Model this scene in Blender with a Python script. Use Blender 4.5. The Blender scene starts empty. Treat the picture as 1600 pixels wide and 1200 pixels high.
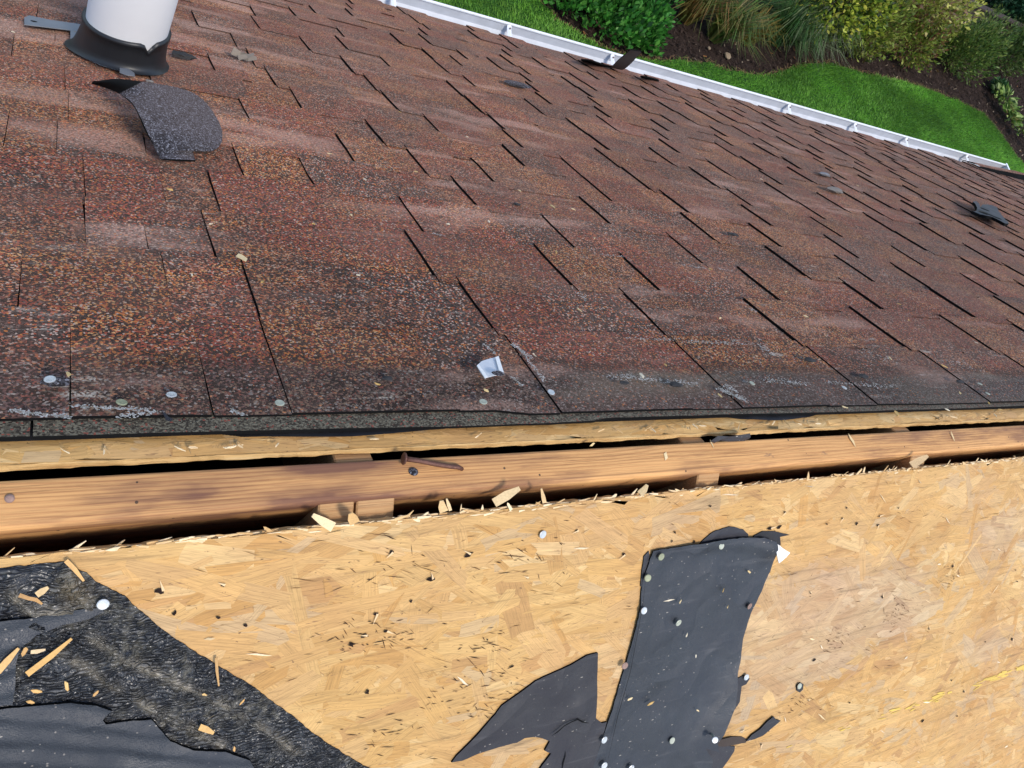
import bpy, bmesh, math, random
import numpy as np
from mathutils import Vector, Matrix
from mathutils.geometry import delaunay_2d_cdt

random.seed(7)
RNG = np.random.default_rng(11)
scene = bpy.context.scene
COL = scene.collection

# ------------------------------------------------------------------ camera, sky, sun, exposure
F = 1175.0                                   # focal length in pixels of a 1600 wide frame
CAM = np.array([0.0, 0.0, 5.30])
D1 = np.array([0.85929288, 0.0, 0.51148386])              # ridge direction seen by the camera
TH = math.radians(33.7)
CT, ST = math.cos(TH), math.sin(TH)
UPC = np.array([0.47765471, -0.35763676, -0.80245992])
HC = np.array([-0.18292543, -0.93386078, 0.30731472])
RM = np.array([D1, HC, UPC])                 # camera (right, down, forward) -> world
cam_data = bpy.data.cameras.new("camera")
cam = bpy.data.objects.new("camera", cam_data)
COL.objects.link(cam)
cr, cd, cf = RM[:, 0], RM[:, 1], RM[:, 2]
mw = Matrix(((cr[0], -cd[0], -cf[0], CAM[0]), (cr[1], -cd[1], -cf[1], CAM[1]),
             (cr[2], -cd[2], -cf[2], CAM[2]), (0, 0, 0, 1)))
cam.matrix_world = mw
cam_data.sensor_fit = 'HORIZONTAL'
cam_data.sensor_width = 36.0
cam_data.lens = 36.0 * F / 1600.0
cam_data.clip_start = 0.02
cam_data.clip_end = 2000
scene.camera = cam

SUN = np.array([0.12, -0.56, 0.82]); SUN /= np.linalg.norm(SUN)
world = bpy.data.worlds.new("World")
scene.world = world
world.use_nodes = True
wn = world.node_tree
for n_ in list(wn.nodes): wn.nodes.remove(n_)
sky = wn.nodes.new('ShaderNodeTexSky'); sky.sky_type = 'NISHITA'
sky.sun_disc = False
sky.sun_elevation = math.asin(SUN[2])
sky.sun_rotation = math.atan2(SUN[0], SUN[1])
sky.air_density = 1.0; sky.dust_density = 1.0; sky.ozone_density = 0.6
bg = wn.nodes.new('ShaderNodeBackground'); bg.inputs['Strength'].default_value = 0.15
wo = wn.nodes.new('ShaderNodeOutputWorld')
wn.links.new(sky.outputs[0], bg.inputs[0]); wn.links.new(bg.outputs[0], wo.inputs[0])
sl = bpy.data.lights.new("sun", 'SUN'); sl.energy = 1.5; sl.angle = math.radians(10); sl.color = (1.0, 0.94, 0.85)
so = bpy.data.objects.new("sun", sl); COL.objects.link(so)
so.rotation_euler = Vector(SUN).to_track_quat('Z', 'Y').to_euler()
so.location = (0, -6, 12)
scene.view_settings.view_transform = 'Standard'
scene.view_settings.look = 'None'
scene.view_settings.gamma = 1
scene.view_settings.exposure = 0.80
scene.view_settings.use_curve_mapping = False

# ------------------------------------------------------------------ the place: roof planes and ground
X = np.array([1.0, 0, 0])
DSF = np.array([0, CT, -ST]); N1 = np.array([0, ST, CT]); DD = 0.44       # far slope: down, normal, distance under camera
DSN = np.array([0, -CT, -ST]); N2 = np.array([0, -ST, CT])               # near slope
PN = CAM + np.array([0, 0.1198, -0.673])                                 # top edge of the near sheathing

def ray(px, py): return RM @ np.array([px - 800.0, py - 600.0, F])
def FAR(t, s, h=0.0): return CAM + t * X + s * DSF - (DD - h) * N1
def NEAR(t, s, h=0.0): return np.array([0, PN[1], PN[2]]) + t * X + s * DSN + h * N2
def far_ts(px, py, h=0.0):
    r = ray(px, py); v = r * ((DD - h) / -(r @ N1)); return v @ X, v @ DSF
def near_ts(px, py, h=0.0):
    r = ray(px, py); p0 = PN - CAM + h * N2
    v = r * ((p0 @ N2) / (r @ N2)); return v[0], (v - (PN - CAM)) @ DSN
def on_z(px, py, z=0.0):
    r = ray(px, py); return CAM + r * ((z - CAM[2]) / r[2])
def proj(P):
    q = RM.T @ (np.asarray(P) - CAM); return 800 + F * q[0] / q[2], 600 + F * q[1] / q[2], q[2]

# ------------------------------------------------------------------ object helpers
def tag(o, label=None, cat=None, group=None, kind=None):
    if label: o['label'] = label
    if cat: o['category'] = cat
    if group: o['group'] = group
    if kind: o['kind'] = kind
    return o
def empty(name, loc, label, cat, group=None):
    o = bpy.data.objects.new(name, None); o.empty_display_size = 0.1
    o.location = Vector(loc); COL.objects.link(o); o['_w'] = [float(c) for c in loc]
    return tag(o, label, cat, group)
def wloc(o): return np.array(o['_w']) if o is not None and '_w' in o else np.zeros(3)
def mesh(name, V, Fc, mats, parent=None, col=None, vec=None, smooth=False, midx=None, origin=None):
    V = np.asarray(V, dtype=np.float64).reshape(-1, 3)
    base = wloc(parent)
    org = base if origin is None else np.asarray(origin, float)
    me = bpy.data.meshes.new(name)
    L = (V - org)
    if isinstance(Fc, np.ndarray):
        n, k = Fc.shape
        me.vertices.add(len(L)); me.vertices.foreach_set('co', L.ravel())
        me.loops.add(n * k); me.loops.foreach_set('vertex_index', Fc.ravel().astype(np.int32))
        me.polygons.add(n)
        me.polygons.foreach_set('loop_start', np.arange(0, n * k, k, dtype=np.int32))
        me.polygons.foreach_set('loop_total', np.full(n, k, dtype=np.int32))
    else:
        me.from_pydata([tuple(v) for v in L], [], [tuple(int(i) for i in f) for f in Fc])
    if not isinstance(mats, (list, tuple)): mats = [mats]
    for m in mats: me.materials.append(m)
    if midx is not None: me.polygons.foreach_set('material_index', np.asarray(midx, dtype=np.int32))
    if smooth is True: me.polygons.foreach_set('use_smooth', np.ones(len(me.polygons), dtype=bool))
    elif smooth is not False: me.polygons.foreach_set('use_smooth', np.asarray(smooth, dtype=bool))
    if col is not None:
        a = me.attributes.new('col', 'FLOAT_COLOR', 'POINT')
        c4 = np.ones((len(L), 4)); c4[:, :3] = np.asarray(col).reshape(-1, 3); a.data.foreach_set('color', c4.ravel())
    if vec is not None:
        a = me.attributes.new('gv', 'FLOAT_VECTOR', 'POINT'); a.data.foreach_set('vector', np.asarray(vec, float).ravel())
    me.update(calc_edges=True); me.validate()
    o = bpy.data.objects.new(name, me); COL.objects.link(o)
    if parent is not None:
        o.parent = parent; o.location = Vector(org - base)
    else:
        o.location = Vector(org)
    o['_w'] = [float(c) for c in org]
    return o
def grid_faces(nu, nv, off=0):
    f = []
    for i in range(nu - 1):
        for j in range(nv - 1):
            a = off + i * nv + j; f.append((a, a + 1, a + nv + 1, a + nv))
    return f
def box_vf(P0, ax, ay, az):
    """P0 corner, three edge vectors"""
    P0, ax, ay, az = map(np.asarray, (P0, ax, ay, az))
    V = [P0, P0 + ax, P0 + ax + ay, P0 + ay, P0 + az, P0 + ax + az, P0 + ax + ay + az, P0 + ay + az]
    return V, [(0, 3, 2, 1), (4, 5, 6, 7), (0, 1, 5, 4), (1, 2, 6, 5), (2, 3, 7, 6), (3, 0, 4, 7)]
def bevel(o, w=0.002, seg=2):
    bm = bmesh.new(); bm.from_mesh(o.data)
    bmesh.ops.recalc_face_normals(bm, faces=bm.faces)
    bmesh.ops.bevel(bm, geom=bm.edges[:], offset=w, segments=seg, affect='EDGES', profile=0.5)
    bm.to_mesh(o.data); bm.free(); return o
def loft(rings, closed=True, caps=False):
    n = len(rings[0]); V = [p for r in rings for p in r]; Fc = []
    for i in range(len(rings) - 1):
        for j in range(n if closed else n - 1):
            k = (j + 1) % n
            Fc.append((i * n + j, i * n + k, (i + 1) * n + k, (i + 1) * n + j))
    if caps:
        Fc.append(tuple(range(n))[::-1]); Fc.append(tuple((len(rings) - 1) * n + j for j in range(n)))
    return V, Fc
def frame_of(nrm):
    nrm = np.asarray(nrm, float) / np.linalg.norm(nrm)
    a = np.cross(nrm, [0.3, 0.9, 0.2]); a /= np.linalg.norm(a); return a, np.cross(nrm, a), nrm
def tube(pts, radii, n=7):
    pts = [np.asarray(p, float) for p in pts]; rings = []
    for i, p in enumerate(pts):
        d = pts[min(i + 1, len(pts) - 1)] - pts[max(i - 1, 0)]
        a, b, _ = frame_of(d)
        rings.append([p + radii[i] * (math.cos(2 * math.pi * j / n) * a + math.sin(2 * math.pi * j / n) * b) for j in range(n)])
    return loft(rings, True, True)

# cheap smooth value noise in 2d / 3d (numpy)
def _hash(ix, iy, seed):
    h = (ix * 374761393 + iy * 668265263 + seed * 974634777) & 0x7fffffff
    h = ((h ^ (h >> 13)) * 1274126177) & 0x7fffffff
    return ((h ^ (h >> 16)) & 0xffff) / 65535.0
def vnoise(x, y, seed=0):
    x = np.asarray(x, float); y = np.asarray(y, float)
    ix = np.floor(x).astype(np.int64); iy = np.floor(y).astype(np.int64)
    fx = x - ix; fy = y - iy; fx = fx * fx * (3 - 2 * fx); fy = fy * fy * (3 - 2 * fy)
    a = _hash(ix, iy, seed); b = _hash(ix + 1, iy, seed); c = _hash(ix, iy + 1, seed); d = _hash(ix + 1, iy + 1, seed)
    return (a * (1 - fx) + b * fx) * (1 - fy) + (c * (1 - fx) + d * fx) * fy
def fbm(x, y, seed=0, o=4):
    v = 0; a = .5
    for i in range(o): v = v + a * vnoise(x * 2 ** i, y * 2 ** i, seed + i * 17); a *= .5
    return v

# ------------------------------------------------------------------ materials
class NT:
    def __init__(s, name):
        s.m = bpy.data.materials.new(name); s.m.use_nodes = True; s.t = s.m.node_tree
        s.b = s.t.nodes['Principled BSDF']
    def n(s, typ, ins=None, **kw):
        nd = s.t.nodes.new(typ)
        for k, v in kw.items(): setattr(nd, k, v)
        for k, v in (ins or {}).items(): s.set(nd, k, v)
        return nd
    def set(s, nd, k, v):
        sock = nd.inputs[k]
        if isinstance(v, bpy.types.NodeSocket): s.t.links.new(v, sock)
        elif isinstance(v, bpy.types.Node): s.t.links.new(v.outputs[0], sock)
        else: sock.default_value = v
    def math(s, op, a, b=0.0, c=None, clamp=False):
        nd = s.n('ShaderNodeMath', operation=op, use_clamp=clamp); s.set(nd, 0, a); s.set(nd, 1, b)
        if c is not None: s.set(nd, 2, c)
        return nd.outputs[0]
    def pos(s): return s.n('ShaderNodeNewGeometry').outputs['Position']
    def mapping(s, v, scale=(1, 1, 1), rot=(0, 0, 0), loc=(0, 0, 0)):
        nd = s.n('ShaderNodeMapping', {'Vector': v, 'Scale': scale, 'Rotation': rot, 'Location': loc}); return nd.outputs[0]
    def noise(s, v, scale=5, detail=4, rough=.5, dist=0.0):
        nd = s.n('ShaderNodeTexNoise', {'Vector': v, 'Scale': scale, 'Detail': detail, 'Roughness': rough, 'Distortion': dist}); return nd.outputs[0]
    def ramp(s, fac, stops, interp='LINEAR'):
        nd = s.n('ShaderNodeValToRGB'); cr_ = nd.color_ramp; cr_.interpolation = interp
        while len(cr_.elements) < len(stops): cr_.elements.new(0.5)
        for e, (p, c) in zip(cr_.elements, stops):
            e.position = p; e.color = (c[0], c[1], c[2], 1) if not isinstance(c, (int, float)) else (c, c, c, 1)
        s.set(nd, 'Fac', fac); return nd.outputs[0]
    def mix(s, fac, a, b, blend='MIX'):
        nd = s.n('ShaderNodeMix', data_type='RGBA', blend_type=blend)
        for i, v in ((0, fac), (6, a), (7, b)):
            if isinstance(v, tuple) and len(v) == 3: v = (*v, 1)
            s.set(nd, i, v)
        return nd.outputs[2]
    def attr(s, name, out='Color'): return s.n('ShaderNodeAttribute', attribute_name=name).outputs[out]
    def bump(s, h, strength=.3, dist=.001, nrm=None):
        nd = s.n('ShaderNodeBump', {'Height': h, 'Strength': strength, 'Distance': dist})
        if nrm is not None: s.set(nd, 'Normal', nrm)
        return nd.outputs[0]
    def fin(s, col, rough=.7, metal=0.0, nrm=None, spec=None):
        if isinstance(col, tuple) and len(col) == 3: col = (*col, 1)
        s.set(s.b, 'Base Color', col); s.set(s.b, 'Roughness', rough); s.set(s.b, 'Metallic', metal)
        if nrm is not None: s.set(s.b, 'Normal', nrm)
        if spec is not None: s.set(s.b, 'Specular IOR Level', spec)
        return s.m

def granule_mat(name, ramps, zone=True, size=480):
    k = NT(name); P = k.pos()
    vor = k.n('ShaderNodeTexVoronoi', {'Vector': P, 'Scale': size, 'Randomness': 1.0})
    r = k.n('ShaderNodeSeparateColor', {'Color': vor.outputs['Color']}).outputs[0]
    cols = [k.ramp(r, rp, 'CONSTANT') for rp in ramps]
    c = cols[0]
    if zone:
        tint = k.attr('col')
        sep = k.n('ShaderNodeSeparateColor', {'Color': tint})
        warp = k.mapping(P, scale=(1.0, 1.35, 1.35))
        z1 = k.noise(warp, 7.5, 3, .6)
        z2 = k.noise(k.mapping(P, scale=(1, 1.4, 1.4), loc=(4.3, 1.1, 7)), 6.5, 3, .6)
        # dark blend, red blend, grey nail strip (per piece tint + soft patches)
        fd = k.math('MULTIPLY_ADD', k.math('ADD', k.math('SUBTRACT', z1, .5), k.math('MULTIPLY', k.math('SUBTRACT', sep.outputs[0], .5), .34)), 6.0, .20, clamp=True)
        fr = k.math('MULTIPLY_ADD', k.math('ADD', k.math('SUBTRACT', z2, .5), k.math('MULTIPLY', k.math('SUBTRACT', sep.outputs[1], .5), .30)), 6.0, .45, clamp=True)
        c = k.mix(fr, cols[0], cols[1])
        c = k.mix(fd, c, cols[2])
        # the strip that the ridge caps used to cover: grey, unfaded, and a dirty line along it
        rel = k.n('ShaderNodeVectorMath', {0: P, 1: tuple(CAM)}, operation='SUBTRACT').outputs[0]
        sd = k.n('ShaderNodeVectorMath', {0: rel, 1: tuple(DSF)}, operation='DOT_PRODUCT').outputs['Value']
        sx = k.n('ShaderNodeSeparateXYZ', {0: rel}).outputs[0]
        wob = k.math('MULTIPLY', k.math('SUBTRACT', k.noise(P, 9, 3), .5), .030)
        sdw = k.math('ADD', sd, wob)
        cap = k.n('ShaderNodeMapRange', {'Value': sdw, 'From Min': .655, 'From Max': .640}).outputs[0]
        capx = k.n('ShaderNodeMapRange', {'Value': sx, 'From Min': -.1, 'From Max': .9, 'To Min': .70, 'To Max': 1.0}).outputs[0]
        c = k.mix(k.math('MULTIPLY', cap, capx), c, cols[3])
        ln = k.math('SUBTRACT', 1.0, k.math('DIVIDE', k.math('ABSOLUTE', k.math('SUBTRACT', sdw, .658)), .022), clamp=True)
        ln = k.math('MULTIPLY', ln, k.ramp(k.noise(P, 6, 2), [(.35, 0.15), (.6, .85)]))
        c = k.mix(ln, c, k.mix(1.0, c, (.32, .30, .30), 'MULTIPLY'))
        # chalky scuffs and dust, mostly near the ridge
        scn = k.noise(k.mapping(P, rot=(0, 0, .5), scale=(14, 60, 60)), 1.0, 3, .65)
        scm = k.noise(P, 5.2, 2)
        sc = k.math('MULTIPLY', k.ramp(scn, [(.60, 0.0), (.70, 1.0)]), k.ramp(scm, [(.50, 0.0), (.58, 1.0)]))
        fade = k.n('ShaderNodeMapRange', {'Value': sd, 'From Min': .62, 'From Max': 1.5, 'To Min': .95, 'To Max': .30}).outputs[0]
        sc = k.math('MULTIPLY', k.math('MULTIPLY', sc, fade), k.ramp(k.noise(P, 420, 1), [(.42, 0.0), (.55, 1.0)]))
        c = k.mix(sc, c, (.42, .40, .37))
        du = k.math('MULTIPLY', k.ramp(k.noise(k.mapping(P, scale=(3, 9, 9), loc=(2, 2, 9)), 1.0, 3), [(.50, 0.0), (.72, 1.0)]), cap)
        c = k.mix(k.math('MULTIPLY', du, .35), c, (.23, .21, .16))
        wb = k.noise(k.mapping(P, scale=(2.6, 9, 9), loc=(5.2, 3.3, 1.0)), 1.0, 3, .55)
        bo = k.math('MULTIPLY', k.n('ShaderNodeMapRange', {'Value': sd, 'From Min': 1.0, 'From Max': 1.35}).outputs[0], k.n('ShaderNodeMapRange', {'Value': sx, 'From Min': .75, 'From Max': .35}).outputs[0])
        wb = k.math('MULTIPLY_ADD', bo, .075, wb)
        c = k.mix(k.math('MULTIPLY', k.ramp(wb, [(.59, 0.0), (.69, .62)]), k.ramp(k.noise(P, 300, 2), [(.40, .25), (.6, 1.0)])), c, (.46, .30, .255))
        tn = k.math('MULTIPLY_ADD', sep.outputs[2], .36, .78)
        c = k.mix(1.0, c, k.n('ShaderNodeCombineColor', {0: tn, 1: k.math('MULTIPLY', tn, .955), 2: k.math('MULTIPLY', tn, .875)}).outputs[0], 'MULTIPLY')
        # weathering film: a little pale dust over everything, in broad patches
        fm = k.ramp(k.noise(k.mapping(P, scale=(1, 2.2, 2.2)), 3.2, 4, .6), [(.40, .0), (.70, .26)])
        c = k.mix(fm, c, (.225, .130, .098))
    h = k.math('SUBTRACT', 1.0, k.math('MULTIPLY', vor.outputs['Distance'], 1.0))
    hh = k.math('ADD', h, k.math('MULTIPLY', k.noise(P, 180, 2), .8))
    k.set(k.b, 'Diffuse Roughness', .6); k.set(k.b, 'Sheen Weight', .09); k.set(k.b, 'Sheen Roughness', .6); k.set(k.b, 'Sheen Tint', (1, .70, .58, 1))
    return k.fin(c, .82, 0, k.bump(hh, .6, .0012), .15)

BK = (.010, .008, .007); DB = (.060, .031, .022); RU = (.29, .062, .033); OR = (.43, .150, .036); TA = (.52, .31, .15); GY = (.42, .33, .29)
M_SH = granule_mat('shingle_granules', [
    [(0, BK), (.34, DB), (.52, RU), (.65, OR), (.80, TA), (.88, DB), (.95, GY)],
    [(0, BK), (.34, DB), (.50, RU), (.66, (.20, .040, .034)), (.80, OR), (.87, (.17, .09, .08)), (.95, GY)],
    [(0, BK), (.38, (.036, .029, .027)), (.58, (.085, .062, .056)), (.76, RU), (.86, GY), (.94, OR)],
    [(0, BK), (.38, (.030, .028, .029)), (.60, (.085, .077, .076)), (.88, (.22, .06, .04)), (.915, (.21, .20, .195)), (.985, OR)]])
M_START = granule_mat('starter_granules', [[(0, (.022, .020, .014)), (.3, (.075, .068, .048)), (.65, (.15, .138, .098)), (.95, (.22, .06, .04))]], False, 560)
M_SCRAP = granule_mat('charcoal_granules', [[(0, (.014, .014, .017)), (.38, (.042, .043, .052)), (.72, (.095, .098, .118)), (.92, (.20, .205, .235))]], False, 640)

def flat_mat(name, c, rough=.6, metal=0, nscale=30, namp=.25, bump=.15, bd=.001, spec=None):
    k = NT(name); P = k.pos(); nz = k.noise(P, nscale, 5, .6)
    f = k.math('MULTIPLY_ADD', k.math('SUBTRACT', nz, .5), namp * 2, 1.0)
    col = k.mix(1.0, (*c, 1), k.n('ShaderNodeCombineColor', {0: f, 1: f, 2: f}).outputs[0], 'MULTIPLY')
    return k.fin(col, rough, metal, k.bump(k.noise(P, nscale * 6, 3), bump, bd), spec)
M_EDGE = flat_mat('asphalt_edge', (.006, .006, .006), .9, spec=.1)
M_FELT = None
def felt_mat(name, c, dust=True, rough=.5):
    k = NT(name); P = k.pos()
    nz = k.noise(P, 9, 4, .6)
    col = k.mix(k.ramp(nz, [(.3, 0.0), (.75, 1.0)]), c, tuple(x * 1.7 for x in c))
    if dust:
        v = k.n('ShaderNodeTexVoronoi', {'Vector': P, 'Scale': 190, 'Randomness': 1.0})
        rv = k.n('ShaderNodeSeparateColor', {'Color': v.outputs['Color']}).outputs[0]
        spot = k.math('MULTIPLY', k.math('LESS_THAN', v.outputs['Distance'], .16), k.math('GREATER_THAN', rv, .72))
        spot = k.math('MULTIPLY', spot, k.ramp(k.noise(P, 11, 2), [(.42, 0.05), (.6, 1.0)]))
        col = k.mix(k.math('MULTIPLY', spot, .65), col, (.30, .26, .22))
        sc_ = k.noise(k.mapping(P, rot=(0, 0, 1.2), scale=(6, 90, 90)), 1.0, 3, .7)
        col = k.mix(k.ramp(sc_, [(.60, 0.0), (.75, .22)]), col, (.16, .15, .15))
        v2 = k.n('ShaderNodeTexVoronoi', {'Vector': k.mapping(P, rot=(.2, .3, .9), scale=(1, 4.5, 2)), 'Scale': 60, 'Randomness': 1.0})
        rv2 = k.n('ShaderNodeSeparateColor', {'Color': v2.outputs['Color']}).outputs[1]
        sp2 = k.math('MULTIPLY', k.math('LESS_THAN', v2.outputs['Distance'], .11), k.math('GREATER_THAN', rv2, .8))
        col = k.mix(k.math('MULTIPLY', sp2, .8), col, (.42, .37, .30))
    cre = k.math('SUBTRACT', 1.0, k.math('MULTIPLY', k.math('ABSOLUTE', k.math('SUBTRACT', k.noise(P, 7.5, 2, .5), .5)), 9.0), clamp=True)
    h = k.math('ADD', k.math('ADD', k.noise(P, 24, 3), k.math('MULTIPLY', cre, .8)), k.math('MULTIPLY', k.noise(P, 700, 2), .22))
    rg_ = k.ramp(k.noise(P, 18, 4, .6), [(.3, rough - .12), (.7, rough + .2)])
    return k.fin(col, rg_, 0, k.bump(h, .8, .0032), .5)
M_FELT = felt_mat('roofing_felt', (.013, .016, .022))
M_FELT2 = felt_mat('brownish_felt', (.015, .014, .018), True, .6)
M_FELTS = felt_mat('dull_felt', (.012, .012, .014), False, .65)

def membrane_mat():
    k = NT('wrinkled_membrane'); P = k.pos()
    c = k.attr('col')
    nz = k.n('ShaderNodeTexNoise', {'Vector': P, 'Scale': 42.0, 'Detail': 2.0})
    off = k.n('ShaderNodeVectorMath', {0: k.n('ShaderNodeVectorMath', {0: nz.outputs['Color'], 1: (.5, .5, .5)}, operation='SUBTRACT').outputs[0], 'Scale': .016}, operation='SCALE').outputs[0]
    wp = k.n('ShaderNodeVectorMath', {0: P, 1: off}, operation='ADD').outputs[0]
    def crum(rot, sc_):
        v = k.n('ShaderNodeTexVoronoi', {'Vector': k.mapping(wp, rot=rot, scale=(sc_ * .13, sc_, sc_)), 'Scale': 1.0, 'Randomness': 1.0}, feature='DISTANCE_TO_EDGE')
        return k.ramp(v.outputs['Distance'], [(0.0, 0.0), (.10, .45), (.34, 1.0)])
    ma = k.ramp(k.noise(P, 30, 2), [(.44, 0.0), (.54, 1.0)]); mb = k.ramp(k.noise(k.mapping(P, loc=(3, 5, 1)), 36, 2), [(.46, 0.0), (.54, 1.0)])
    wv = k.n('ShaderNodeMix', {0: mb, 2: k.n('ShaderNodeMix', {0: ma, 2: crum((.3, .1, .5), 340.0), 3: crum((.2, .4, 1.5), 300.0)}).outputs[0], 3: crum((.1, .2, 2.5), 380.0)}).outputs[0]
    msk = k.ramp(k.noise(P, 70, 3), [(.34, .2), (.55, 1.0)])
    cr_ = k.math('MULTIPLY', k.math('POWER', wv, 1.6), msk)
    c = k.mix(k.math('MULTIPLY', cr_, .8), c, k.mix(.7, c, (.135, .13, .122)))  # wrinkle crests painted paler than the creases, as if catching light
    return k.fin(c, .30, 0, k.bump(k.math('ADD', k.math('MULTIPLY', wv, msk), k.math('MULTIPLY', k.noise(P, 500, 2), .12)), 1.0, .0024), .5)
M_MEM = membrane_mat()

def strand_mat(name, grain=1.0):
    k = NT(name); c = k.attr('col'); g = k.attr('gv', 'Vector'); P = k.pos()
    gm = k.mapping(g, scale=(26, 900, 1))
    nz = k.noise(gm, 1.0, 3, .65)
    gm2 = k.mapping(g, scale=(70, 2600, 1)); nz2 = k.noise(gm2, 1.0, 2, .6)
    d = k.ramp(nz, [(.28, .70), (.50, 1.0), (.75, 1.10)])
    d2 = k.ramp(nz2, [(.30, .78), (.46, 1.0), (.7, 1.04)])
    col = k.mix(1.0, k.mix(1.0, c, d, 'MULTIPLY'), d2, 'MULTIPLY')
    st = k.noise(k.mapping(P, scale=(7, 130, 130), rot=(0, 0, .12)), 1.0, 4, .65, .6)
    col = k.mix(1.0, col, k.ramp(st, [(.26, .58), (.43, .95), (.56, 1.0), (.76, 1.18)]), 'MULTIPLY')
    st2 = k.noise(k.mapping(P, scale=(60, 520, 520), rot=(0, 0, .3)), 1.0, 2, .6, 1.5)
    col = k.mix(k.ramp(st2, [(.63, 0.0), (.70, .65)]), col, (.20, .105, .05))
    blot = k.ramp(k.noise(P, 6.5, 4, .6), [(.40, 0.0), (.66, .85)])
    col = k.mix(blot, col, k.mix(1.0, col, (.86, .80, .82), 'MULTIPLY'))
    spk = k.noise(P, 230, 2, .6)
    col = k.mix(k.ramp(spk, [(.69, 0.0), (.76, .75)]), col, (.10, .055, .028))
    h = k.math('ADD', nz, k.math('MULTIPLY', nz2, .6))
    return k.fin(col, .62, 0, k.bump(h, .35, .0007), .3)
M_OSB = strand_mat('osb_strands')
def osb_plain(name):
    k = NT(name); P = k.pos()
    a = k.noise(k.mapping(P, scale=(14, 220, 220)), 1.0, 4, .7)
    b = k.noise(k.mapping(P, scale=(30, 700, 700)), 1.0, 3, .7)
    col = k.ramp(a, [(.28, (.36, .19, .065)), (.44, (.56, .34, .13)), (.58, (.66, .43, .18)), (.78, (.72, .52, .27))])
    col = k.mix(k.ramp(b, [(.28, .8), (.42, 0.0)]), col, (.22, .11, .045))
    return k.fin(col, .75, 0, k.bump(k.math('ADD', a, b), .6, .002), .25)
M_OSBE = osb_plain('osb_cut_edge')

def lumber_mat(name, base, dark, stain=True):
    k = NT(name); P = k.pos()
    rel = k.n('ShaderNodeVectorMath', {0: P, 1: (0, float(PN[1]), float(PN[2]))}, operation='SUBTRACT').outputs[0]
    w = k.noise(k.mapping(rel, scale=(2.2, 14, 14)), 1.0, 3, .55)
    ring = k.math('MULTIPLY_ADD', w, 40.0, k.math('MULTIPLY', k.n('ShaderNodeSeparateXYZ', {0: rel}).outputs[1], 1500.0))
    rs = k.math('MULTIPLY_ADD', k.math('SINE', ring), .5, .5)
    rs = k.math('POWER', rs, 3.0)
    fib = k.noise(k.mapping(rel, scale=(7, 520, 520)), 1.0, 5, .85)
    col = k.mix(k.math('MULTIPLY', rs, .5), base, dark)
    col = k.mix(k.ramp(fib, [(.34, .85), (.52, 0.0)]), col, tuple(x * .45 for x in dark))
    ck = k.noise(k.mapping(rel, scale=(1.6, 210, 210), loc=(1, 0, 4)), 1.0, 3, .6)
    col = k.mix(k.ramp(ck, [(.655, 0.0), (.70, .8)]), col, tuple(x * .3 for x in dark))
    pl_ = k.noise(k.mapping(rel, scale=(3, 20, 20), loc=(7, 0, 4)), 1.0, 3, .6)
    col = k.mix(k.ramp(pl_, [(.5, 0.0), (.7, .5)]), col, tuple(min(1, x * 1.18) for x in base))
    if stain:
        xx = k.n('ShaderNodeSeparateXYZ', {0: rel}).outputs[0]
        st = k.noise(k.mapping(rel, scale=(5, 26, 26), loc=(3.1, .2, 0)), 1.0, 4, .6)
        zone = k.math('SUBTRACT', 1.0, k.math('DIVIDE', k.math('ABSOLUTE', k.math('SUBTRACT', xx, .22)), .27), clamp=True)
        sm = k.math('ADD', k.ramp(st, [(.52, 0.0), (.68, .75)]), k.math('MULTIPLY', zone, k.ramp(st, [(.34, .1), (.56, 1.0)])), clamp=True)
        col = k.mix(k.math('MULTIPLY', sm, .9), col, (.145, .058, .036))
        bl = k.noise(k.mapping(rel, scale=(20, 45, 45), loc=(9, 0, 3)), 1.0, 4, .7)
        col = k.mix(k.ramp(bl, [(.66, 0.0), (.76, .7)]), col, (.07, .05, .055))
        v = k.n('ShaderNodeTexVoronoi', {'Vector': P, 'Scale': 75, 'Randomness': 1.0})
        rv = k.n('ShaderNodeSeparateColor', {'Color': v.outputs['Color']}).outputs[0]
        spot = k.math('MULTIPLY', k.math('LESS_THAN', v.outputs['Distance'], .10), k.math('GREATER_THAN', rv, .62))
        col = k.mix(k.math('MULTIPLY', spot, .85), col, (.03, .018, .012))
    return k.fin(col, .72, 0, k.bump(k.math('ADD', fib, k.math('MULTIPLY', rs, .5)), .3, .0006), .4)
M_BOARD = lumber_mat('ridge_lumber', (.64, .335, .120), (.36, .135, .045))
M_RAFT = lumber_mat('rafter_lumber', (.50, .29, .125), (.34, .16, .06), False)
M_PVC = flat_mat('white_pvc', (.89, .90, .90), .5, 0, 9, .07, .05)
M_RUB = flat_mat('black_rubber', (.016, .018, .021), .45, 0, 20, .3, .2)
M_GALV = flat_mat('galvanised_steel', (.30, .32, .35), .45, .5, 25, .25, .1)
M_GUT = flat_mat('white_gutter_paint', (.80, .82, .84), .4, 0, 8, .08, .04)
M_GUTIN = flat_mat('grey_gutter_inside', (.54, .56, .60),   .6, 0, 14, .22, .1)  # inside of the trough, greyer and more mottled than the lip
M_STEEL = flat_mat('nail_steel', (.55, .56, .55), .36, .45, 300, .25, .25, .0005)
M_STEEL2 = flat_mat('weathered_nail', (.40, .41, .32), .5, .25, 300, .3, .25, .0005)
M_GREEN = flat_mat('green_nail', (.27, .28, .17), .5, .15, 300, .35, .25, .0005)
M_RUST = flat_mat('rusty_steel', (.13, .055, .036), .4, .4, 260, .55, .5, .0012)
M_RUST2 = flat_mat('rusty_nail_head', (.27, .17, .135), .55, .3, 260, .35, .4, .0008)
M_PLAST = flat_mat('translucent_white_plastic', (.62, .64, .68), .35, 0, 60, .18, .2)
M_WHITE = flat_mat('white_backing', (.84, .83, .80), .6, 0, 90, .04, .2)
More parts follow.
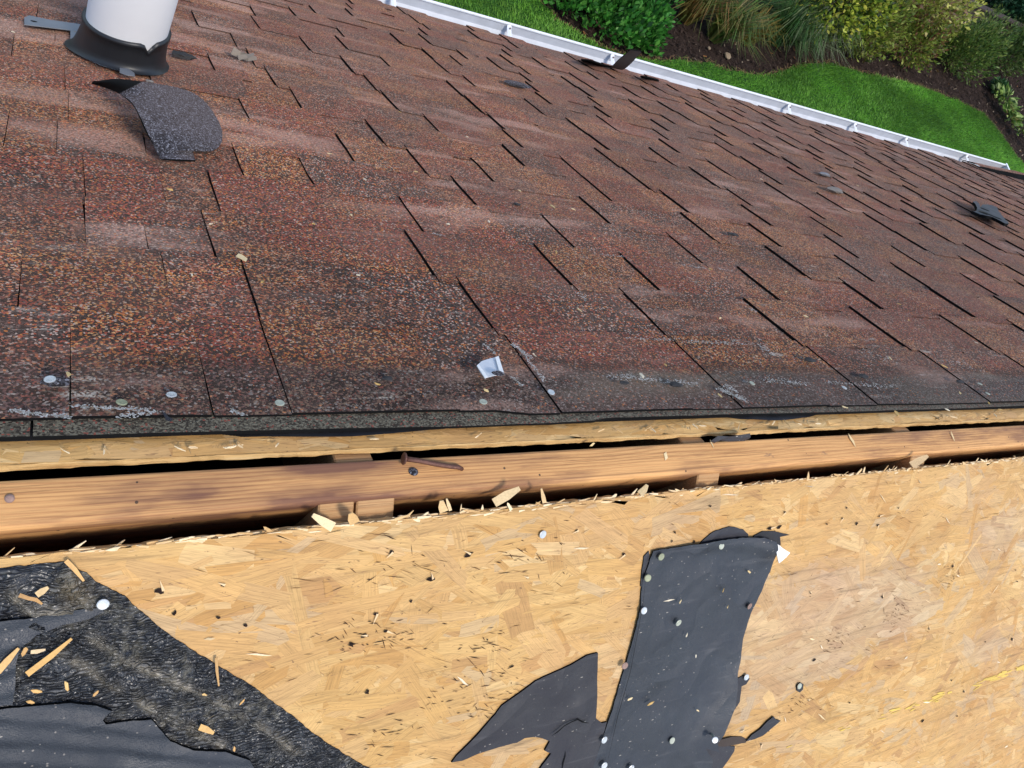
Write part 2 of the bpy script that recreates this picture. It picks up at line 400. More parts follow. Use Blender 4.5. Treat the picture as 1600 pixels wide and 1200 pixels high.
M_SIDE = flat_mat('house_siding', (.55, .54, .50), .7)
M_DARK = flat_mat('old_dark_wood', (.045, .030, .022), .85, 0, 12, .4, .5, .003)
M_FENCE = NT('fence_boards')
def fence_mat():
    k = M_FENCE; P = k.pos()
    a = k.noise(k.mapping(P, scale=(30, 30, 2.2)), 1.0, 4, .65)
    r = k.n('ShaderNodeObjectInfo').outputs['Random']
    c = k.ramp(a, [(.25, (.018, .012, .009)), (.55, (.050, .036, .027)), (.8, (.085, .062, .048))])
    f = k.math('MULTIPLY_ADD', r, .7, .65)
    c = k.mix(1.0, c, k.n('ShaderNodeCombineColor', {0: f, 1: f, 2: f}).outputs[0], 'MULTIPLY')
    return k.fin(c, .85, 0, k.bump(a, .4, .004))
M_FENCE = fence_mat()
def attr_mat(name, rough=.6, var=.25, spec=.35, trans=0.0, scale=60):
    k = NT(name); c = k.attr('col'); P = k.pos()
    nz = k.noise(P, scale, 3)
    f = k.math('MULTIPLY_ADD', k.math('SUBTRACT', nz, .5), var * 2, 1.0)
    c = k.mix(1.0, c, k.n('ShaderNodeCombineColor', {0: f, 1: f, 2: f}).outputs[0], 'MULTIPLY')
    m = k.fin(c, rough, 0, None, spec)
    if trans > 0:
        tr = k.n('ShaderNodeBsdfTranslucent', {'Color': c})
        mx = k.n('ShaderNodeMixShader', {0: trans, 1: k.b.outputs[0], 2: tr.outputs[0]})
        out = [n for n in k.t.nodes if n.type == 'OUTPUT_MATERIAL'][0]
        k.t.links.new(mx.outputs[0], out.inputs['Surface'])
    return m
M_LEAF = attr_mat('leaves', .5, .25, .4, .3, 40)
M_GRASS = attr_mat('grass_blades', .55, .15, .3, .3, 9)
M_BARKA = attr_mat('twigs', .8, .3)
M_CHIP = attr_mat('split_wood', .65, .25, .3, 0, 500)
M_HOLE = attr_mat('nail_holes', .95, .2, .05, 0, 300)
M_MULCHA = attr_mat('mulch_bits', .9, .3, .15)
def soil_mat():
    k = NT('garden_soil'); P = k.pos()
    a = k.noise(P, 7, 5, .65); b = k.noise(P, 60, 4, .7)
    c = k.ramp(k.math('ADD', k.math('MULTIPLY', a, .5), k.math('MULTIPLY', b, .5)), [(.3, (.016, .010, .008)), (.52, (.040, .026, .020)), (.72, (.085, .058, .046))])
    return k.fin(c, .95, 0, k.bump(b, 1.0, .03), .1)
M_SOIL = soil_mat()
def lawn_mat():
    k = NT('lawn_ground'); P = k.pos()
    a = k.noise(P, 3, 4, .6); b = k.noise(P, 90, 3, .7)
    c = k.ramp(k.math('ADD', k.math('MULTIPLY', a, .5), k.math('MULTIPLY', b, .5)), [(.3, (.012, .040, .008)), (.55, (.030, .105, .014)), (.75, (.065, .16, .03))])
    return k.fin(c, .9, 0, k.bump(b, .8, .02), .2)
M_LAWN = lawn_mat()

# ------------------------------------------------------------------ ground, lawn, bed
G = 120.0
o = mesh('ground', [(-G, -G, -.03), (G, -G, -.03), (G, G, -.03), (-G, G, -.03)], [(0, 1, 2, 3)], M_SOIL); tag(o, kind='structure')
EDGE_PX = [(836, -8), (870, 30), (905, 55), (940, 73), (975, 86), (1015, 95), (1060, 94), (1110, 100), (1150, 112), (1185, 118), (1215, 114), (1240, 105),
           (1265, 99), (1300, 100), (1340, 112), (1400, 125), (1450, 140), (1500, 160), (1535, 178), (1560, 205), (1580, 235), (1600, 258), (1640, 320)]
edge = [on_z(px, py)[:2] for px, py in EDGE_PX]
edge = [np.array([-4.0, edge[0][1] + 3.2]), np.array([1.8, edge[0][1] + .9])] + edge
fine = []
for a, b in zip(edge[:-1], edge[1:]):
    n = max(2, int(np.linalg.norm(b - a) / .06))
    for i in range(n):
        p = a + (b - a) * i / n
        fine.append(p + (vnoise(p[0] * 5, p[1] * 5, 3) - .5) * .05)
fine.append(edge[-1])
LY0 = 2.9
lp = [(p[0], p[1]) for p in fine]
lawn_poly = lp + [(fine[-1][0], LY0), (-4.0, LY0)]
bm = bmesh.new()
vs = [bm.verts.new((p[0], p[1], 0.012)) for p in lawn_poly]
es = [bm.edges.new((vs[i], vs[(i + 1) % len(vs)])) for i in range(len(vs))]
bmesh.ops.triangle_fill(bm, edges=es, use_beauty=True)
me = bpy.data.meshes.new('lawn'); bm.normal_update()
for f in bm.faces:
    if f.normal.z < 0: f.normal_flip()
bm.to_mesh(me); bm.free(); me.materials.append(M_LAWN)
o = bpy.data.objects.new('lawn', me); COL.objects.link(o); tag(o, kind='structure')

def inside(px, py, poly):
    poly = np.asarray(poly); x0, y0 = poly[:, 0], poly[:, 1]; x1, y1 = np.roll(x0, -1), np.roll(y0, -1)
    r = np.zeros(len(px), bool)
    for a, b, c, d in zip(x0, y0, x1, y1):
        if b == d: continue
        cnd = ((b > py) != (d > py)) & (px < (c - a) * (py - b) / (d - b) + a); r ^= cnd
    return r
# grass blades
NB = 330000
gx = RNG.uniform(2.6, 17.5, NB); gy = RNG.uniform(4.3, 7.6, NB)
q = np.stack([gx, gy, np.full(NB, .02)], 1) - CAM
qc = q @ RM; ux = 800 + F * qc[:, 0] / qc[:, 2]; uy = 600 + F * qc[:, 1] / qc[:, 2]
kp = inside(gx, gy, lawn_poly) & (ux > 600) & (ux < 1640) & (uy > -30) & (uy < 330)
gx, gy = gx[kp], gy[kp]; n = len(gx)
ang = RNG.uniform(0, 2 * np.pi, n) * .65 + 4 * fbm(gx * .8, gy * .8, 5); hgt = RNG.uniform(.025, .055, n); ln = RNG.uniform(.01, .045, n); wd = RNG.uniform(.003, .0065, n)
dx, dy = np.cos(ang), np.sin(ang)
V = np.zeros((n, 3, 3))
V[:, 0] = np.stack([gx - dy * wd, gy + dx * wd, np.full(n, .010)], 1); V[:, 1] = np.stack([gx + dy * wd, gy - dx * wd, np.full(n, .010)], 1)
V[:, 2] = np.stack([gx + dx * ln, gy + dy * ln, hgt], 1)
tone = fbm(gx * 1.1, gy * 1.6, 9); yel = fbm(gx * 2.3, gy * 2.3, 31)
base = np.array([.19, .42, .052])[None] * (.25 + 1.6 * tone[:, None]) * RNG.uniform(.75, 1.3, (n, 1))
base = base + np.array([.045, .035, .006])[None] * (np.clip(yel - .5, 0, 1) * 1.5)[:, None] + np.array([.02, .05, .03])[None] * (RNG.random((n, 1)) < .12)
C = np.repeat(base[:, None], 3, 1); C[:, :2] *= .8
o = mesh('lawn_grass', V.reshape(-1, 3), np.arange(3 * n).reshape(n, 3), M_GRASS, col=C.reshape(-1, 3))
tag(o, 'short bright green lawn grass curving between gutter and mulch bed', 'grass', kind='stuff')
# dry straw along the lawn's cut edge and mulch bits on the bed
n = 52000
gx = RNG.uniform(3.0, 22, n); gy = RNG.uniform(4.5, 11, n)
kp = ~inside(gx, gy, lawn_poly); gx, gy = gx[kp], gy[kp]
n = len(gx); sz = RNG.uniform(.006, .028, n) ; a = RNG.uniform(0, 6.28, n); tl = RNG.normal(0, .35, n)
V = np.zeros((n, 4, 3)); z0 = RNG.uniform(-.022, .012, n)
for i, (su, sv) in enumerate(((-1, -.35), (1, -.35), (1, .35), (-1, .35))):
    V[:, i] = np.stack([gx + sz * (su * np.cos(a) - sv * np.sin(a)), gy + sz * (su * np.sin(a) + sv * np.cos(a)), z0 + sz * su * tl], 1)
br = RNG.uniform(.4, 1.7, (n, 1)); C = np.array([.034, .022, .017])[None] * br
lt = RNG.random(n) < .035; C[lt] = np.array([.22, .17, .12]) * RNG.uniform(.5, 1.4, (lt.sum(), 1))
lt = RNG.random(n) < .02; C[lt] = np.array([.20, .09, .03]) * RNG.uniform(.5, 1.3, (lt.sum(), 1))
o = mesh('mulch', V.reshape(-1, 3), np.arange(4 * n).reshape(n, 4), M_MULCHA, col=np.repeat(C[:, None], 4, 1).reshape(-1, 3))
tag(o, 'dark brown bark mulch with pale bits in the garden bed', 'mulch', kind='stuff')
ev = []; ec = []
for p in fine:
    for j in range(4):
        if p[0] < 3 : continue
        a_ = random.uniform(0, 6.28); l_ = random.uniform(.015, .05); w_ = .004
        c_ = np.array([p[0] + random.uniform(-.04, .04), p[1] + random.uniform(-.03, .05), random.uniform(.006, .03)])
        d_ = np.array([math.cos(a_), math.sin(a_), random.uniform(-.3, .3)]) * l_; s_ = np.array([-math.sin(a_), math.cos(a_), 0]) * w_
        ev += [c_ - d_ - s_, c_ - d_ + s_, c_ + d_ + s_, c_ + d_ - s_]
        cc = np.array(random.choice([(.20, .14, .06), (.12, .10, .04), (.07, .10, .02), (.16, .09, .05)])); ec += [cc] * 4
o = mesh('dry_grass_edge', ev, np.arange(len(ev)).reshape(-1, 4), M_MULCHA, col=ec)
tag(o, 'thin line of dry straw along the cut edge of the lawn', 'dry grass', kind='stuff')

# ------------------------------------------------------------------ plants
def leaves_mesh(name, centers, dirs, size, cols, parent, asp=.45, fold=.25, mat=None):
    n = len(centers); dirs = dirs / np.linalg.norm(dirs, axis=1, keepdims=True)
    r = RNG.normal(size=(n, 3)); sd = np.cross(dirs, r); sd /= np.linalg.norm(sd, axis=1, keepdims=True); up = np.cross(sd, dirs)
    L = size[:, None] if np.ndim(size) else size
    V = np.zeros((n, 4, 3)); V[:, 0] = centers; V[:, 1] = centers + dirs * L * .5 + sd * L * asp * .5 + up * L * fold * .3
    V[:, 2] = centers + dirs * L; V[:, 3] = centers + dirs * L * .5 - sd * L * asp * .5 + up * L * fold * .3
    base = np.arange(n)[:, None] * 4
    Fc = np.concatenate([base + np.array([[0, 1, 2]]), base + np.array([[0, 2, 3]])], 0)
    return mesh(name, V.reshape(-1, 3), Fc, mat or M_LEAF, parent, col=np.repeat(cols[:, None], 4, 1).reshape(-1, 3))
def pal(n, cols, w=None, var=.25):
    cols = np.array(cols); i = RNG.choice(len(cols), n, p=w); return np.clip(cols[i] * RNG.uniform(1 - var, 1 + var, (n, 1)), 0, 1)
def shrub(name, label, cat, foot, lobes, nleaf, lsize, cols, w=None, stems=6, asp=.45, shell=.55, updir=.5, group=None, stemcol=(.10, .06, .04), leafname='foliage', clump=0):
    """lobes: list of (offset from foot, radii)"""
    foot = np.asarray(foot, float); t = empty(name, foot, label, cat, group)
    vol = np.array([r[0] * r[1] * r[2] for _, r in lobes]); cnt = (nleaf * vol / vol.sum()).astype(int); lobes = [(np.asarray(o_) * .95, np.asarray(r_) * .88) for o_, r_ in lobes]
    Cs, Ds = [], []
    for (off, rad), c in zip(lobes, cnt):
        if clump:
            cu = RNG.normal(size=(max(4, c // clump), 3)); cu /= np.linalg.norm(cu, axis=1, keepdims=True)
            cu *= (shell + (1 - shell) * RNG.random((len(cu), 1)) ** .6)
            u = cu[RNG.integers(0, len(cu), c)] + RNG.normal(0, .13, (c, 3)); u *= (.72 + .56 * fbm(u[:, 0] * 2.6 + off[0] * 7, u[:, 1] * 2.6 + u[:, 2] * 2.0, 40)[:, None])
        else:
            u = RNG.normal(size=(c, 3)); u /= np.linalg.norm(u, axis=1, keepdims=True)
            u *= (shell + (1 - shell) * RNG.random((c, 1)) ** .5)
            u *= (.70 + .62 * fbm(u[:, 0] * 3 + off[0] * 7, u[:, 1] * 3 + u[:, 2] * 2.3, 40)[:, None])
        p = foot + np.asarray(off) + u * np.asarray(rad)
        kp = p[:, 2] > .01
        Cs.append(p[kp]); Ds.append((u / np.asarray(rad) * min(rad) + RNG.normal(0, .55, (c, 3)) + [0, 0, updir])[kp])
    Cs = np.concatenate(Cs); Ds = np.concatenate(Ds); n = len(Cs)
    sz = lsize * RNG.uniform(.6, 1.35, n)
    leaves_mesh(leafname, Cs, Ds, sz, pal(n, cols, w), t, asp)
    sv, sf = [], []
    for i in range(stems):
        off, rad = lobes[i % len(lobes)]
        e = foot + np.asarray(off) + RNG.normal(0, .45, 3) * np.asarray(rad); e[2] = max(e[2], .15)
        m_ = foot * .45 + e * .55 + RNG.normal(0, .05, 3); m_[2] = max(m_[2], .05)
        v, f = tube([foot + [RNG.normal(0, .04), RNG.normal(0, .04), 0], m_, e], [.012, .009, .004], 5)
        sf += [tuple(i_ + len(sv) for i_ in g) for g in f]; sv += v
    if sv: mesh('stem', sv, sf, M_BARKA, t, col=[stemcol] * len(sv))
    return t
def at(px, py, z): return on_z(px, py, z)
def foot_of(px, py, zc):
    p = on_z(px, py, zc); return np.array([p[0], p[1], 0.0])

GR1 = [(.032, .15, .018), (.06, .24, .03), (.11, .31, .05), (.014, .065, .010)]
ft = foot_of(965, 30, .2)
shrub('leafy_shrub', 'low bright green leafy shrub spreading over dark mulch behind the gutter', 'shrub', ft,
      [((0, 0, .22), (.52, .42, .28)), ((-.55, .28, .22), (.5, .5, .26)), ((.5, .18, .2), (.42, .5, .25)), ((-.1, .62, .25), (.8, .5, .3)), ((.45, -.16, .12), (.35, .22, .16)), ((-.95, .75, .2), (.5, .5, .26)), ((.75, .7, .2), (.45, .5, .26))],
      9000, .075, GR1, [.30, .35, .22, .13], 8, .6, .15, .9, clump=9)
def grass_clump(label, px, py, h, n, rad, cols, lean=(0, 0), zc=.2):
    ft = foot_of(px, py, zc); t = empty('ornamental_grass', ft, label, 'ornamental grass', 'ornamental grasses in the mulch bed')
    Vs, Fs, Cs = [], [], []
    cols_ = pal(n, cols, None, .3)
    for i in range(n):
        a = random.uniform(0, 6.283); r0 = random.uniform(0, .12); hh = h * random.uniform(.4, 1.1); sp = rad * random.uniform(.15, 1.5)
        d = np.array([math.cos(a), math.sin(a), 0]); s_ = np.array([-d[1], d[0], 0]) * random.uniform(.004, .009)
        b0 = ft + d * r0; le = np.array([lean[0], lean[1], 0])
        pts = [b0, b0 + d * sp * .25 + le * .2 + [0, 0, hh * .55], b0 + d * sp * .65 + le * .6 + [0, 0, hh * .85], b0 + d * sp * 1.15 + le + [0, 0, hh * .62]]
        k = len(Vs)
        for j, p in enumerate(pts): w_ = (1, 1, .7, .1)[j]; Vs += [p - s_ * w_, p + s_ * w_]; Cs += [cols_[i]] * 2
        for j in range(3): Fs.append((k + 2 * j, k + 2 * j + 1, k + 2 * j + 3, k + 2 * j + 2))
    mesh('grass_blades', Vs, np.array(Fs), M_LEAF, t, col=Cs)
    return t
grass_clump('tawny ornamental grass clump with arching orange tipped blades beside the leafy shrub', 1085, 12, .75, 420, .42, [(.16, .15, .035), (.22, .15, .04), (.10, .13, .025), (.20, .09, .025)], (.1, .1))
grass_clump('green ornamental grass clump leaning right between two tawny ones', 1130, 42, .7, 420, .4, [(.08, .15, .025), (.14, .17, .04), (.18, .15, .05), (.05, .10, .02)], (.25, .1))
grass_clump('small golden ornamental grass tuft on bare mulch', 1178, 48, .5, 170, .28, [(.26, .17, .03), (.20, .16, .03), (.14, .14, .03)], (.2, .15))
grass_clump('large dark green ornamental grass clump with pale blades at the lawn bend', 1222, 48, .75, 650, .5, [(.035, .10, .02), (.06, .13, .03), (.13, .17, .07), (.03, .07, .015)], (.1, .05))
grass_clump('silvery variegated ornamental grass clump beside the yellow shrub', 1268, 46, .72, 520, .5, [(.20, .23, .15), (.12, .17, .07), (.07, .13, .03), (.28, .30, .20)], (.05, .05))
YEL = [(.42, .46, .045), (.26, .34, .04), (.08, .14, .015), (.50, .46, .07), (.03, .055, .01)]
OLV = [(.17, .23, .03), (.23, .29, .04), (.06, .10, .014), (.28, .30, .05), (.15, .11, .035)]
shrub('yellow_shrub', 'tall yellow green shrub with arching loose branches behind the silvery grass', 'shrub', foot_of(1305, 2, .7),
      [((0, 0, .75), (.65, .6, .65)), ((.55, .1, .9), (.6, .6, .6)), ((-.4, .5, .9), (.7, .6, .7)), ((.9, .7, .9), (.8, .7, .7))], 7500, .085, YEL, [.24, .26, .22, .1, .18], 22, .5, .35, .4, None, (.16, .11, .08), clump=14)
shrub('yellow_shrub', 'airy yellow leaved shrub with bare pinkish twigs in front of the fence', 'shrub', foot_of(1466, 0, .9),
      [((0, 0, .95), (.8, .6, .7)), ((.8, .25, .8), (.7, .5, .55)), ((-.4, .3, 1.1), (.6, .6, .6))], 2600, .085, [(.40, .40, .07), (.26, .29, .05), (.48, .42, .15), (.30, .17, .10)], [.4, .3, .15, .15], 34, .5, .3, .3, None, (.24, .16, .14), clump=10)
shrub('olive_shrub', 'rounded olive green shrub below the tall yellow shrub', 'shrub', foot_of(1362, 42, .45),
      [((0, 0, .45), (.62, .5, .48)), ((.45, .3, .5), (.5, .45, .5)), ((-.35, .25, .35), (.4, .4, .35))], 5200, .075, OLV + [(.16, .19, .03)], None, 10, .4, .4, .6, clump=16)
shrub('olive_shrub', 'broad olive shrub with reddish twigs in the middle of the row', 'shrub', foot_of(1438, 64, .42),
      [((0, 0, .42), (.6, .45, .46)), ((.45, .35, .5), (.5, .45, .5)), ((-.3, .4, .5), (.5, .4, .5))], 5000, .075, OLV + [(.20, .09, .04)], None, 12, .4, .4, .6, None, (.16, .07, .05), clump=16)
shrub('feathery_shrub', 'feathery mid green shrub next to the hostas', 'shrub', foot_of(1520, 80, .45),
      [((0, 0, .45), (.62, .5, .55)), ((.35, .3, .6), (.5, .5, .55)), ((-.3, .3, .4), (.45, .45, .45))], 6500, .075, [(.09, .17, .028), (.13, .21, .04), (.04, .08, .014), (.18, .22, .045)], None, 10, .3, .35, .8, clump=18)
shrub('feathery_shrub', 'dark feathery green shrub at the end of the row on the right', 'shrub', foot_of(1590, 80, .45),
      [((0, 0, .45), (.6, .5, .55)), ((.5, .3, .55), (.6, .5, .55))], 5500, .075, [(.08, .14, .028), (.12, .17, .04), (.035, .07, .014)], None, 8, .3, .35, .8, clump=18)
shrub('dark_shrub', 'dark blue green bush at the corner behind the fence', 'shrub', foot_of(1600, -6, .8),
      [((0, 0, .8), (.8, .7, .6)), ((.9, .4, .9), (1.0, .9, .7)), ((.2, .5, .6), (.9, .8, .6))], 9000, .10, [(.02, .075, .03), (.035, .11, .045), (.012, .04, .018)], None, 8, .5, .5, .5)
HO = [(.26, .38, .08), (.15, .27, .045), (.36, .44, .15), (.08, .15, .025)]
def hosta(label, px, py, r, n, cols):
    ft = foot_of(px, py, .1); t = empty('hosta', ft, label, 'hosta', 'hostas beside the lawn edge')
    a = RNG.uniform(0, 6.28, n); ra = r * np.sqrt(RNG.random(n)) * .7; el = RNG.uniform(.05, .8, n)
    c = ft + np.stack([np.cos(a) * ra, np.sin(a) * ra, .05 + .14 * (1 - ra / r) + RNG.uniform(0, .05, n)], 1)
    d = np.stack([np.cos(a), np.sin(a), el - .1], 1) + RNG.normal(0, .2, (n, 3))
    leaves_mesh('leaf_rosette', c, d, RNG.uniform(.10, .18, n), pal(n, cols), t, .42, .5)
    V, F_ = tube([ft, ft + [0, 0, .1]], [.02, .01], 6); mesh('crown', V, F_, M_BARKA, t, col=[(.10, .12, .04)] * len(V))
hosta('largest pale green hosta clump at the curve of the lawn', 1568, 156, .42, 150, HO)
hosta('yellowish hosta plant in the middle of the three at the lawn edge', 1578, 184, .30, 70, HO + [(.30, .28, .09)])
hosta('hosta clump nearest the right end of the gutter', 1597, 205, .36, 90, HO)
shrub('trailing_plant', 'small dark green plant between the feathery shrub and the largest hosta', 'plant', foot_of(1563, 138, .1),
      [((0, 0, .1), (.18, .22, .14))], 500, .07, [(.03, .09, .025), (.05, .13, .04)], None, 3)
# stones and dry leaves on the mulch
for (px, py, s, lb) in ((1137, 87, .055, 'tan stone lying on mulch below the green ornamental grass'), (1108, 75, .03, 'dry curled tan leaf lying on mulch below the tawny grass')):
    p = on_z(px, py, .01)
    bm = bmesh.new(); bmesh.ops.create_icosphere(bm, subdivisions=2, radius=s)
    for v in bm.verts: v.co *= .8 + .4 * float(vnoise(v.co.x * 40, v.co.y * 40 + v.co.z * 30, 2)); v.co.z *= .6
    me = bpy.data.meshes.new('garden_stone'); bm.to_mesh(me); bm.free(); me.materials.append(flat_mat('tan_stone', (.26, .19, .12), .9))
    ob = bpy.data.objects.new('garden_stone' if s > .04 else 'dry_leaf', me); ob.location = Vector(p); COL.objects.link(ob)
    tag(ob, lb, 'stone' if s > .04 else 'leaf')

# fence behind the shrubs: vertical boards, cap rail
FH = 0.62
fp = on_z(1572, 31, FH); FY = fp[1]
fe = empty('garden_fence', (14.0, FY, 0), 'dark weathered fence of vertical boards with a cap rail behind the shrubs', 'fence')
V, F_ = box_vf((-.068, -.011, -.02), (.136, 0, 0), (0, .022, 0), (0, 0, FH)); bme = bpy.data.meshes.new('board')
bme.from_pydata([tuple(v) for v in V], [], F_); bme.materials.append(M_FENCE); bme.update()
x = 9.0; i = 0
while x < 25:
    b = bpy.data.objects.new('board', bme); b.parent = fe; COL.objects.link(b)
    b.location = (x - 14.0, random.uniform(-.008, .008), random.uniform(-.012, .0)); b.rotation_euler = (0, random.uniform(-.006, .006), 0)
    x += .148
V, F_ = box_vf((8.9, FY - .07, FH + .002), (16.2, 0, 0), (0, .14, 0), (0, 0, .035)); bevel(mesh('cap_rail', V, F_, M_DARK, fe), .004)
for z in (.12, .42):
    V, F_ = box_vf((8.9, FY + .022, z), (16.2, 0, 0), (0, .04, 0), (0, 0, .09)); mesh('rail', V, F_, M_DARK, fe)
for x in (9.0, 11.4, 13.8, 16.2, 18.6, 21.0, 23.4):
    V, F_ = box_vf((x, FY + .064, -.02), (.09, 0, 0), (0, .09, 0), (0, 0, FH)); mesh('post', V, F_, M_DARK, fe)

# ------------------------------------------------------------------ the house
house = empty('house', (3.5, 0.16, 0), 'house with brown shingled far slope and stripped plywood near slope at the open ridge', 'house')
TL, TR = -3.0, 10.5
EAVE_S = 3.455
SE = 0.541
def tabe(x0, x1, s0, s1, h0, h1, fn): return [fn(x0, s0, h0), fn(x1, s0, h0), fn(x1, s1, h0), fn(x0, s1, h0), fn(x0, s0, h1), fn(x1, s0, h1), fn(x1, s1, h1), fn(x0, s1, h1)]
BOXF = [(0, 3, 2, 1), (4, 5, 6, 7), (0, 1, 5, 4), (1, 2, 6, 5), (2, 3, 7, 6), (3, 0, 4, 7)]
# far sheathing with a ragged sawn edge
def ragged_panel(name, fn, s0, s1, h0, h1, x0, x1, step, amp, seed, parent, mat, slant, ch=0.0, cw=.016):
    xs = np.arange(x0, x1 + step, step); n = len(xs)
    j = (fbm(xs * 22, xs * 0 + 3, seed, 5) - .5) * amp * 2; j2 = (fbm(xs * 60, xs * 0 + 9, seed + 5, 4) - .5) * amp * 2.0
    j3 = (fbm(xs * 90, xs * 0 + 2, seed + 8, 3) - .5) * amp * 2.2
    V = []; 
    for i, x in enumerate(xs):
        V += [fn(x, s1, h1), fn(x, s0 + j[i], h1 - ch), fn(x, s0 + slant * .45 + j3[i] * .5, h0 * .45 + h1 * .55), fn(x, s0 + slant + j2[i], h0), fn(x, s1, h0)]
        if ch: V.insert(len(V) - 4, fn(x, s0 + cw, h1))
    Fc = []
    m_ = 6 if ch else 5
    for i in range(n - 1):
        for k in range(m_ - 1): Fc.append((i * m_ + k, (i + 1) * m_ + k, (i + 1) * m_ + k + 1, i * m_ + k + 1))
    return mesh(name, V, Fc, mat, parent)
ragged_panel('far_sheathing', FAR, .5346, EAVE_S - .01, -.0225, -.011, -.5, 3.2, .004, .0022, 4, house, M_OSBE, .001, .0062, .014)
for nm, a, b in (('far_sheathing', TL, -.502), ('far_sheathing', 3.206, TR)):
    mesh(nm, tabe(a, b, .5346, EAVE_S - .01, -.0225, -.011, FAR), BOXF, M_OSBE, house)
NL = 3.4
near_panel = ragged_panel('near_sheathing', NEAR, 0.002, NL, -.0130, -.0012, -.5, 3.0, .0035, .003, 21, house, M_OSBE, .0015)
for a, b in ((TL, -.503), (3.004, TR)):
    mesh('near_sheathing', tabe(a, b, 0, NL, -.0130, -.0012, NEAR), BOXF, M_OSBE, house)

# OSB strands: thousands of thin overlapping flakes on the near sheathing
def strands(name, n, x0, x1, s0, s1, parent, hmax=.0010, hmin=0.0, far=False):
    cx = RNG.uniform(x0, x1, n); cs = s0 + (s1 - s0) * RNG.random(n)
    L = RNG.gamma(5, .0125, n) + .014; W = RNG.uniform(.006, .022, n) * RNG.choice([1, 1, 1.5], n)
    an = RNG.normal(0, .38, n) + .10; ot = RNG.random(n) < .18; an[ot] = RNG.uniform(-1.57, 1.57, ot.sum())
    hz = RNG.uniform(hmin, hmax * .55 if not far else hmax, n); ti = RNG.normal(0, .0022, n); tu = RNG.normal(0, .0007, n)
    loc = np.array([(-.5, -.42), (-.46, .06), (-.5, .44), (.0, .5), (.48, .46), (.52, .02), (.47, -.47), (.02, -.5), (0, 0)])
    U = loc[None, :, 0] + RNG.normal(0, .035, (n, 9)); Wv = loc[None, :, 1] + RNG.normal(0, .05, (n, 9))
    u = U * L[:, None]; v = Wv * W[:, None]
    x = cx[:, None] + u * np.cos(an)[:, None] - v * np.sin(an)[:, None]
    s = cs[:, None] + u * np.sin(an)[:, None] + v * np.cos(an)[:, None]
    s = np.maximum(s, (.5362 if far else .001) + .003 * (vnoise(x * 60, x * 0 + 1, 77) - .5))
    h = hz[:, None] + u * tu[:, None] + v * ti[:, None]
    if far: h = h - np.clip(.5486 - s, 0, 1) * .44
    P = np.array([0, PN[1], PN[2]])[None, None] + x[..., None] * X + s[..., None] * DSN + h[..., None] * N2
    if far: P = CAM[None, None] + x[..., None] * X + s[..., None] * DSF - (DD - h[..., None]) * N1
    cols = np.array([(.565, .345, .138), (.55, .33, .124), (.58, .365, .150), (.62, .415, .195), (.52, .295, .102), (.555, .345, .15), (.48, .275, .11), (.53, .36, .19)])
    ci = RNG.choice(len(cols), n, p=[.27, .22, .16, .07, .11, .09, .04, .04])
    C = cols[ci] * RNG.uniform(.95, 1.05, (n, 1))
    big = fbm(cx * 3.2, cs * 5.0, 51)[:, None]
    C = C * (.90 + .22 * big)
    gray = (0 if far else 1) * np.clip((fbm(cx * 2.1 + 4, cs * 4, 61) - .5) * 4, 0, .32)[:, None] * np.clip((cx[:, None] - .25) * 1.4, 0.25, 1)
    C = C * np.array([[1.0, .965, .855]])
    C = C * (1 + .05 * np.clip(cx[:, None] - .7, 0, 1))
    lum = C.mean(1, keepdims=True); C = C * (1 - gray) + gray * (lum * np.array([[1.12, 1.0, .84]]) )
    b = np.arange(n)[:, None] * 9
    T = np.concatenate([b + np.array([[8, i, (i + 1) % 8]]) for i in range(8)], 0)
    rnd = RNG.uniform(0, 50, n)
    gv = np.stack([u, v, np.repeat(rnd[:, None], 9, 1)], -1)
    return mesh(name, P.reshape(-1, 3), T, M_OSB, parent, col=np.repeat(C[:, None], 9, 1).reshape(-1, 3), vec=gv.reshape(-1, 3))
o = strands('wood_strands', 30000, -.2, 2.3, .004, 1.02, near_panel); tag(o, kind='stuff')
far_panel = [q for q in scene.objects if q.name.startswith('far_sheathing')][0]
o = strands('wood_strands', 900, -.3, 3.1, .533, .556, far_panel, -.0102, -.0110, True); tag(o, kind='stuff')
o = strands('wood_strands', 5200, 2.1, 4.5, .004, 1.6, near_panel); tag(o, kind='stuff')

# dark slivers, torn fibres and old nail holes in the sheathing
def slivers(name, n, fn, gen, cols, mat, parent, lift=(.0011, .0016), kind='stuff', curl=0.0):
    Vs, Fs, Cs = [], [], []
    for i in range(n):
        x, s, a, L, W = gen()
        h = random.uniform(*lift); c = np.array(random.choice(cols)) * random.uniform(.75, 1.2)
        k = len(Vs); ca, sa = math.cos(a), math.sin(a)
        for (uu, vv) in ((-.5, random.uniform(-.3, .3)), (-.1, -.5), (.5, random.uniform(-.3, .3)), (.1, .5)):
            Vs.append(fn(x + uu * L * ca - vv * W * sa, s + uu * L * sa + vv * W * ca, h + (curl * random.random() if uu > 0 else 0))); Cs.append(c)
        Fs.append((k, k + 1, k + 2, k + 3))
    o = mesh(name, Vs, Fs, mat, parent, col=Cs); 
    if kind: tag(o, kind=kind)
    return o
def g1():
    x = random.uniform(-.1, 2.2); s = random.uniform(.005, .9); a = random.gauss(.12, .3); return x, s, a, random.gammavariate(2, .006) + .002, random.uniform(.0002, .0008)
slivers('bark_fleck', 1700, NEAR, g1, [(.10, .05, .025), (.16, .08, .035), (.05, .03, .02), (.22, .12, .05)], M_HOLE, near_panel)
def g1b():
    cxx, css = random.choice(DARKC); return cxx + random.gauss(0, .022), css + random.gauss(0, .012), random.gauss(.35, .35), random.gammavariate(2, .003) + .002, random.uniform(.0004, .0013)
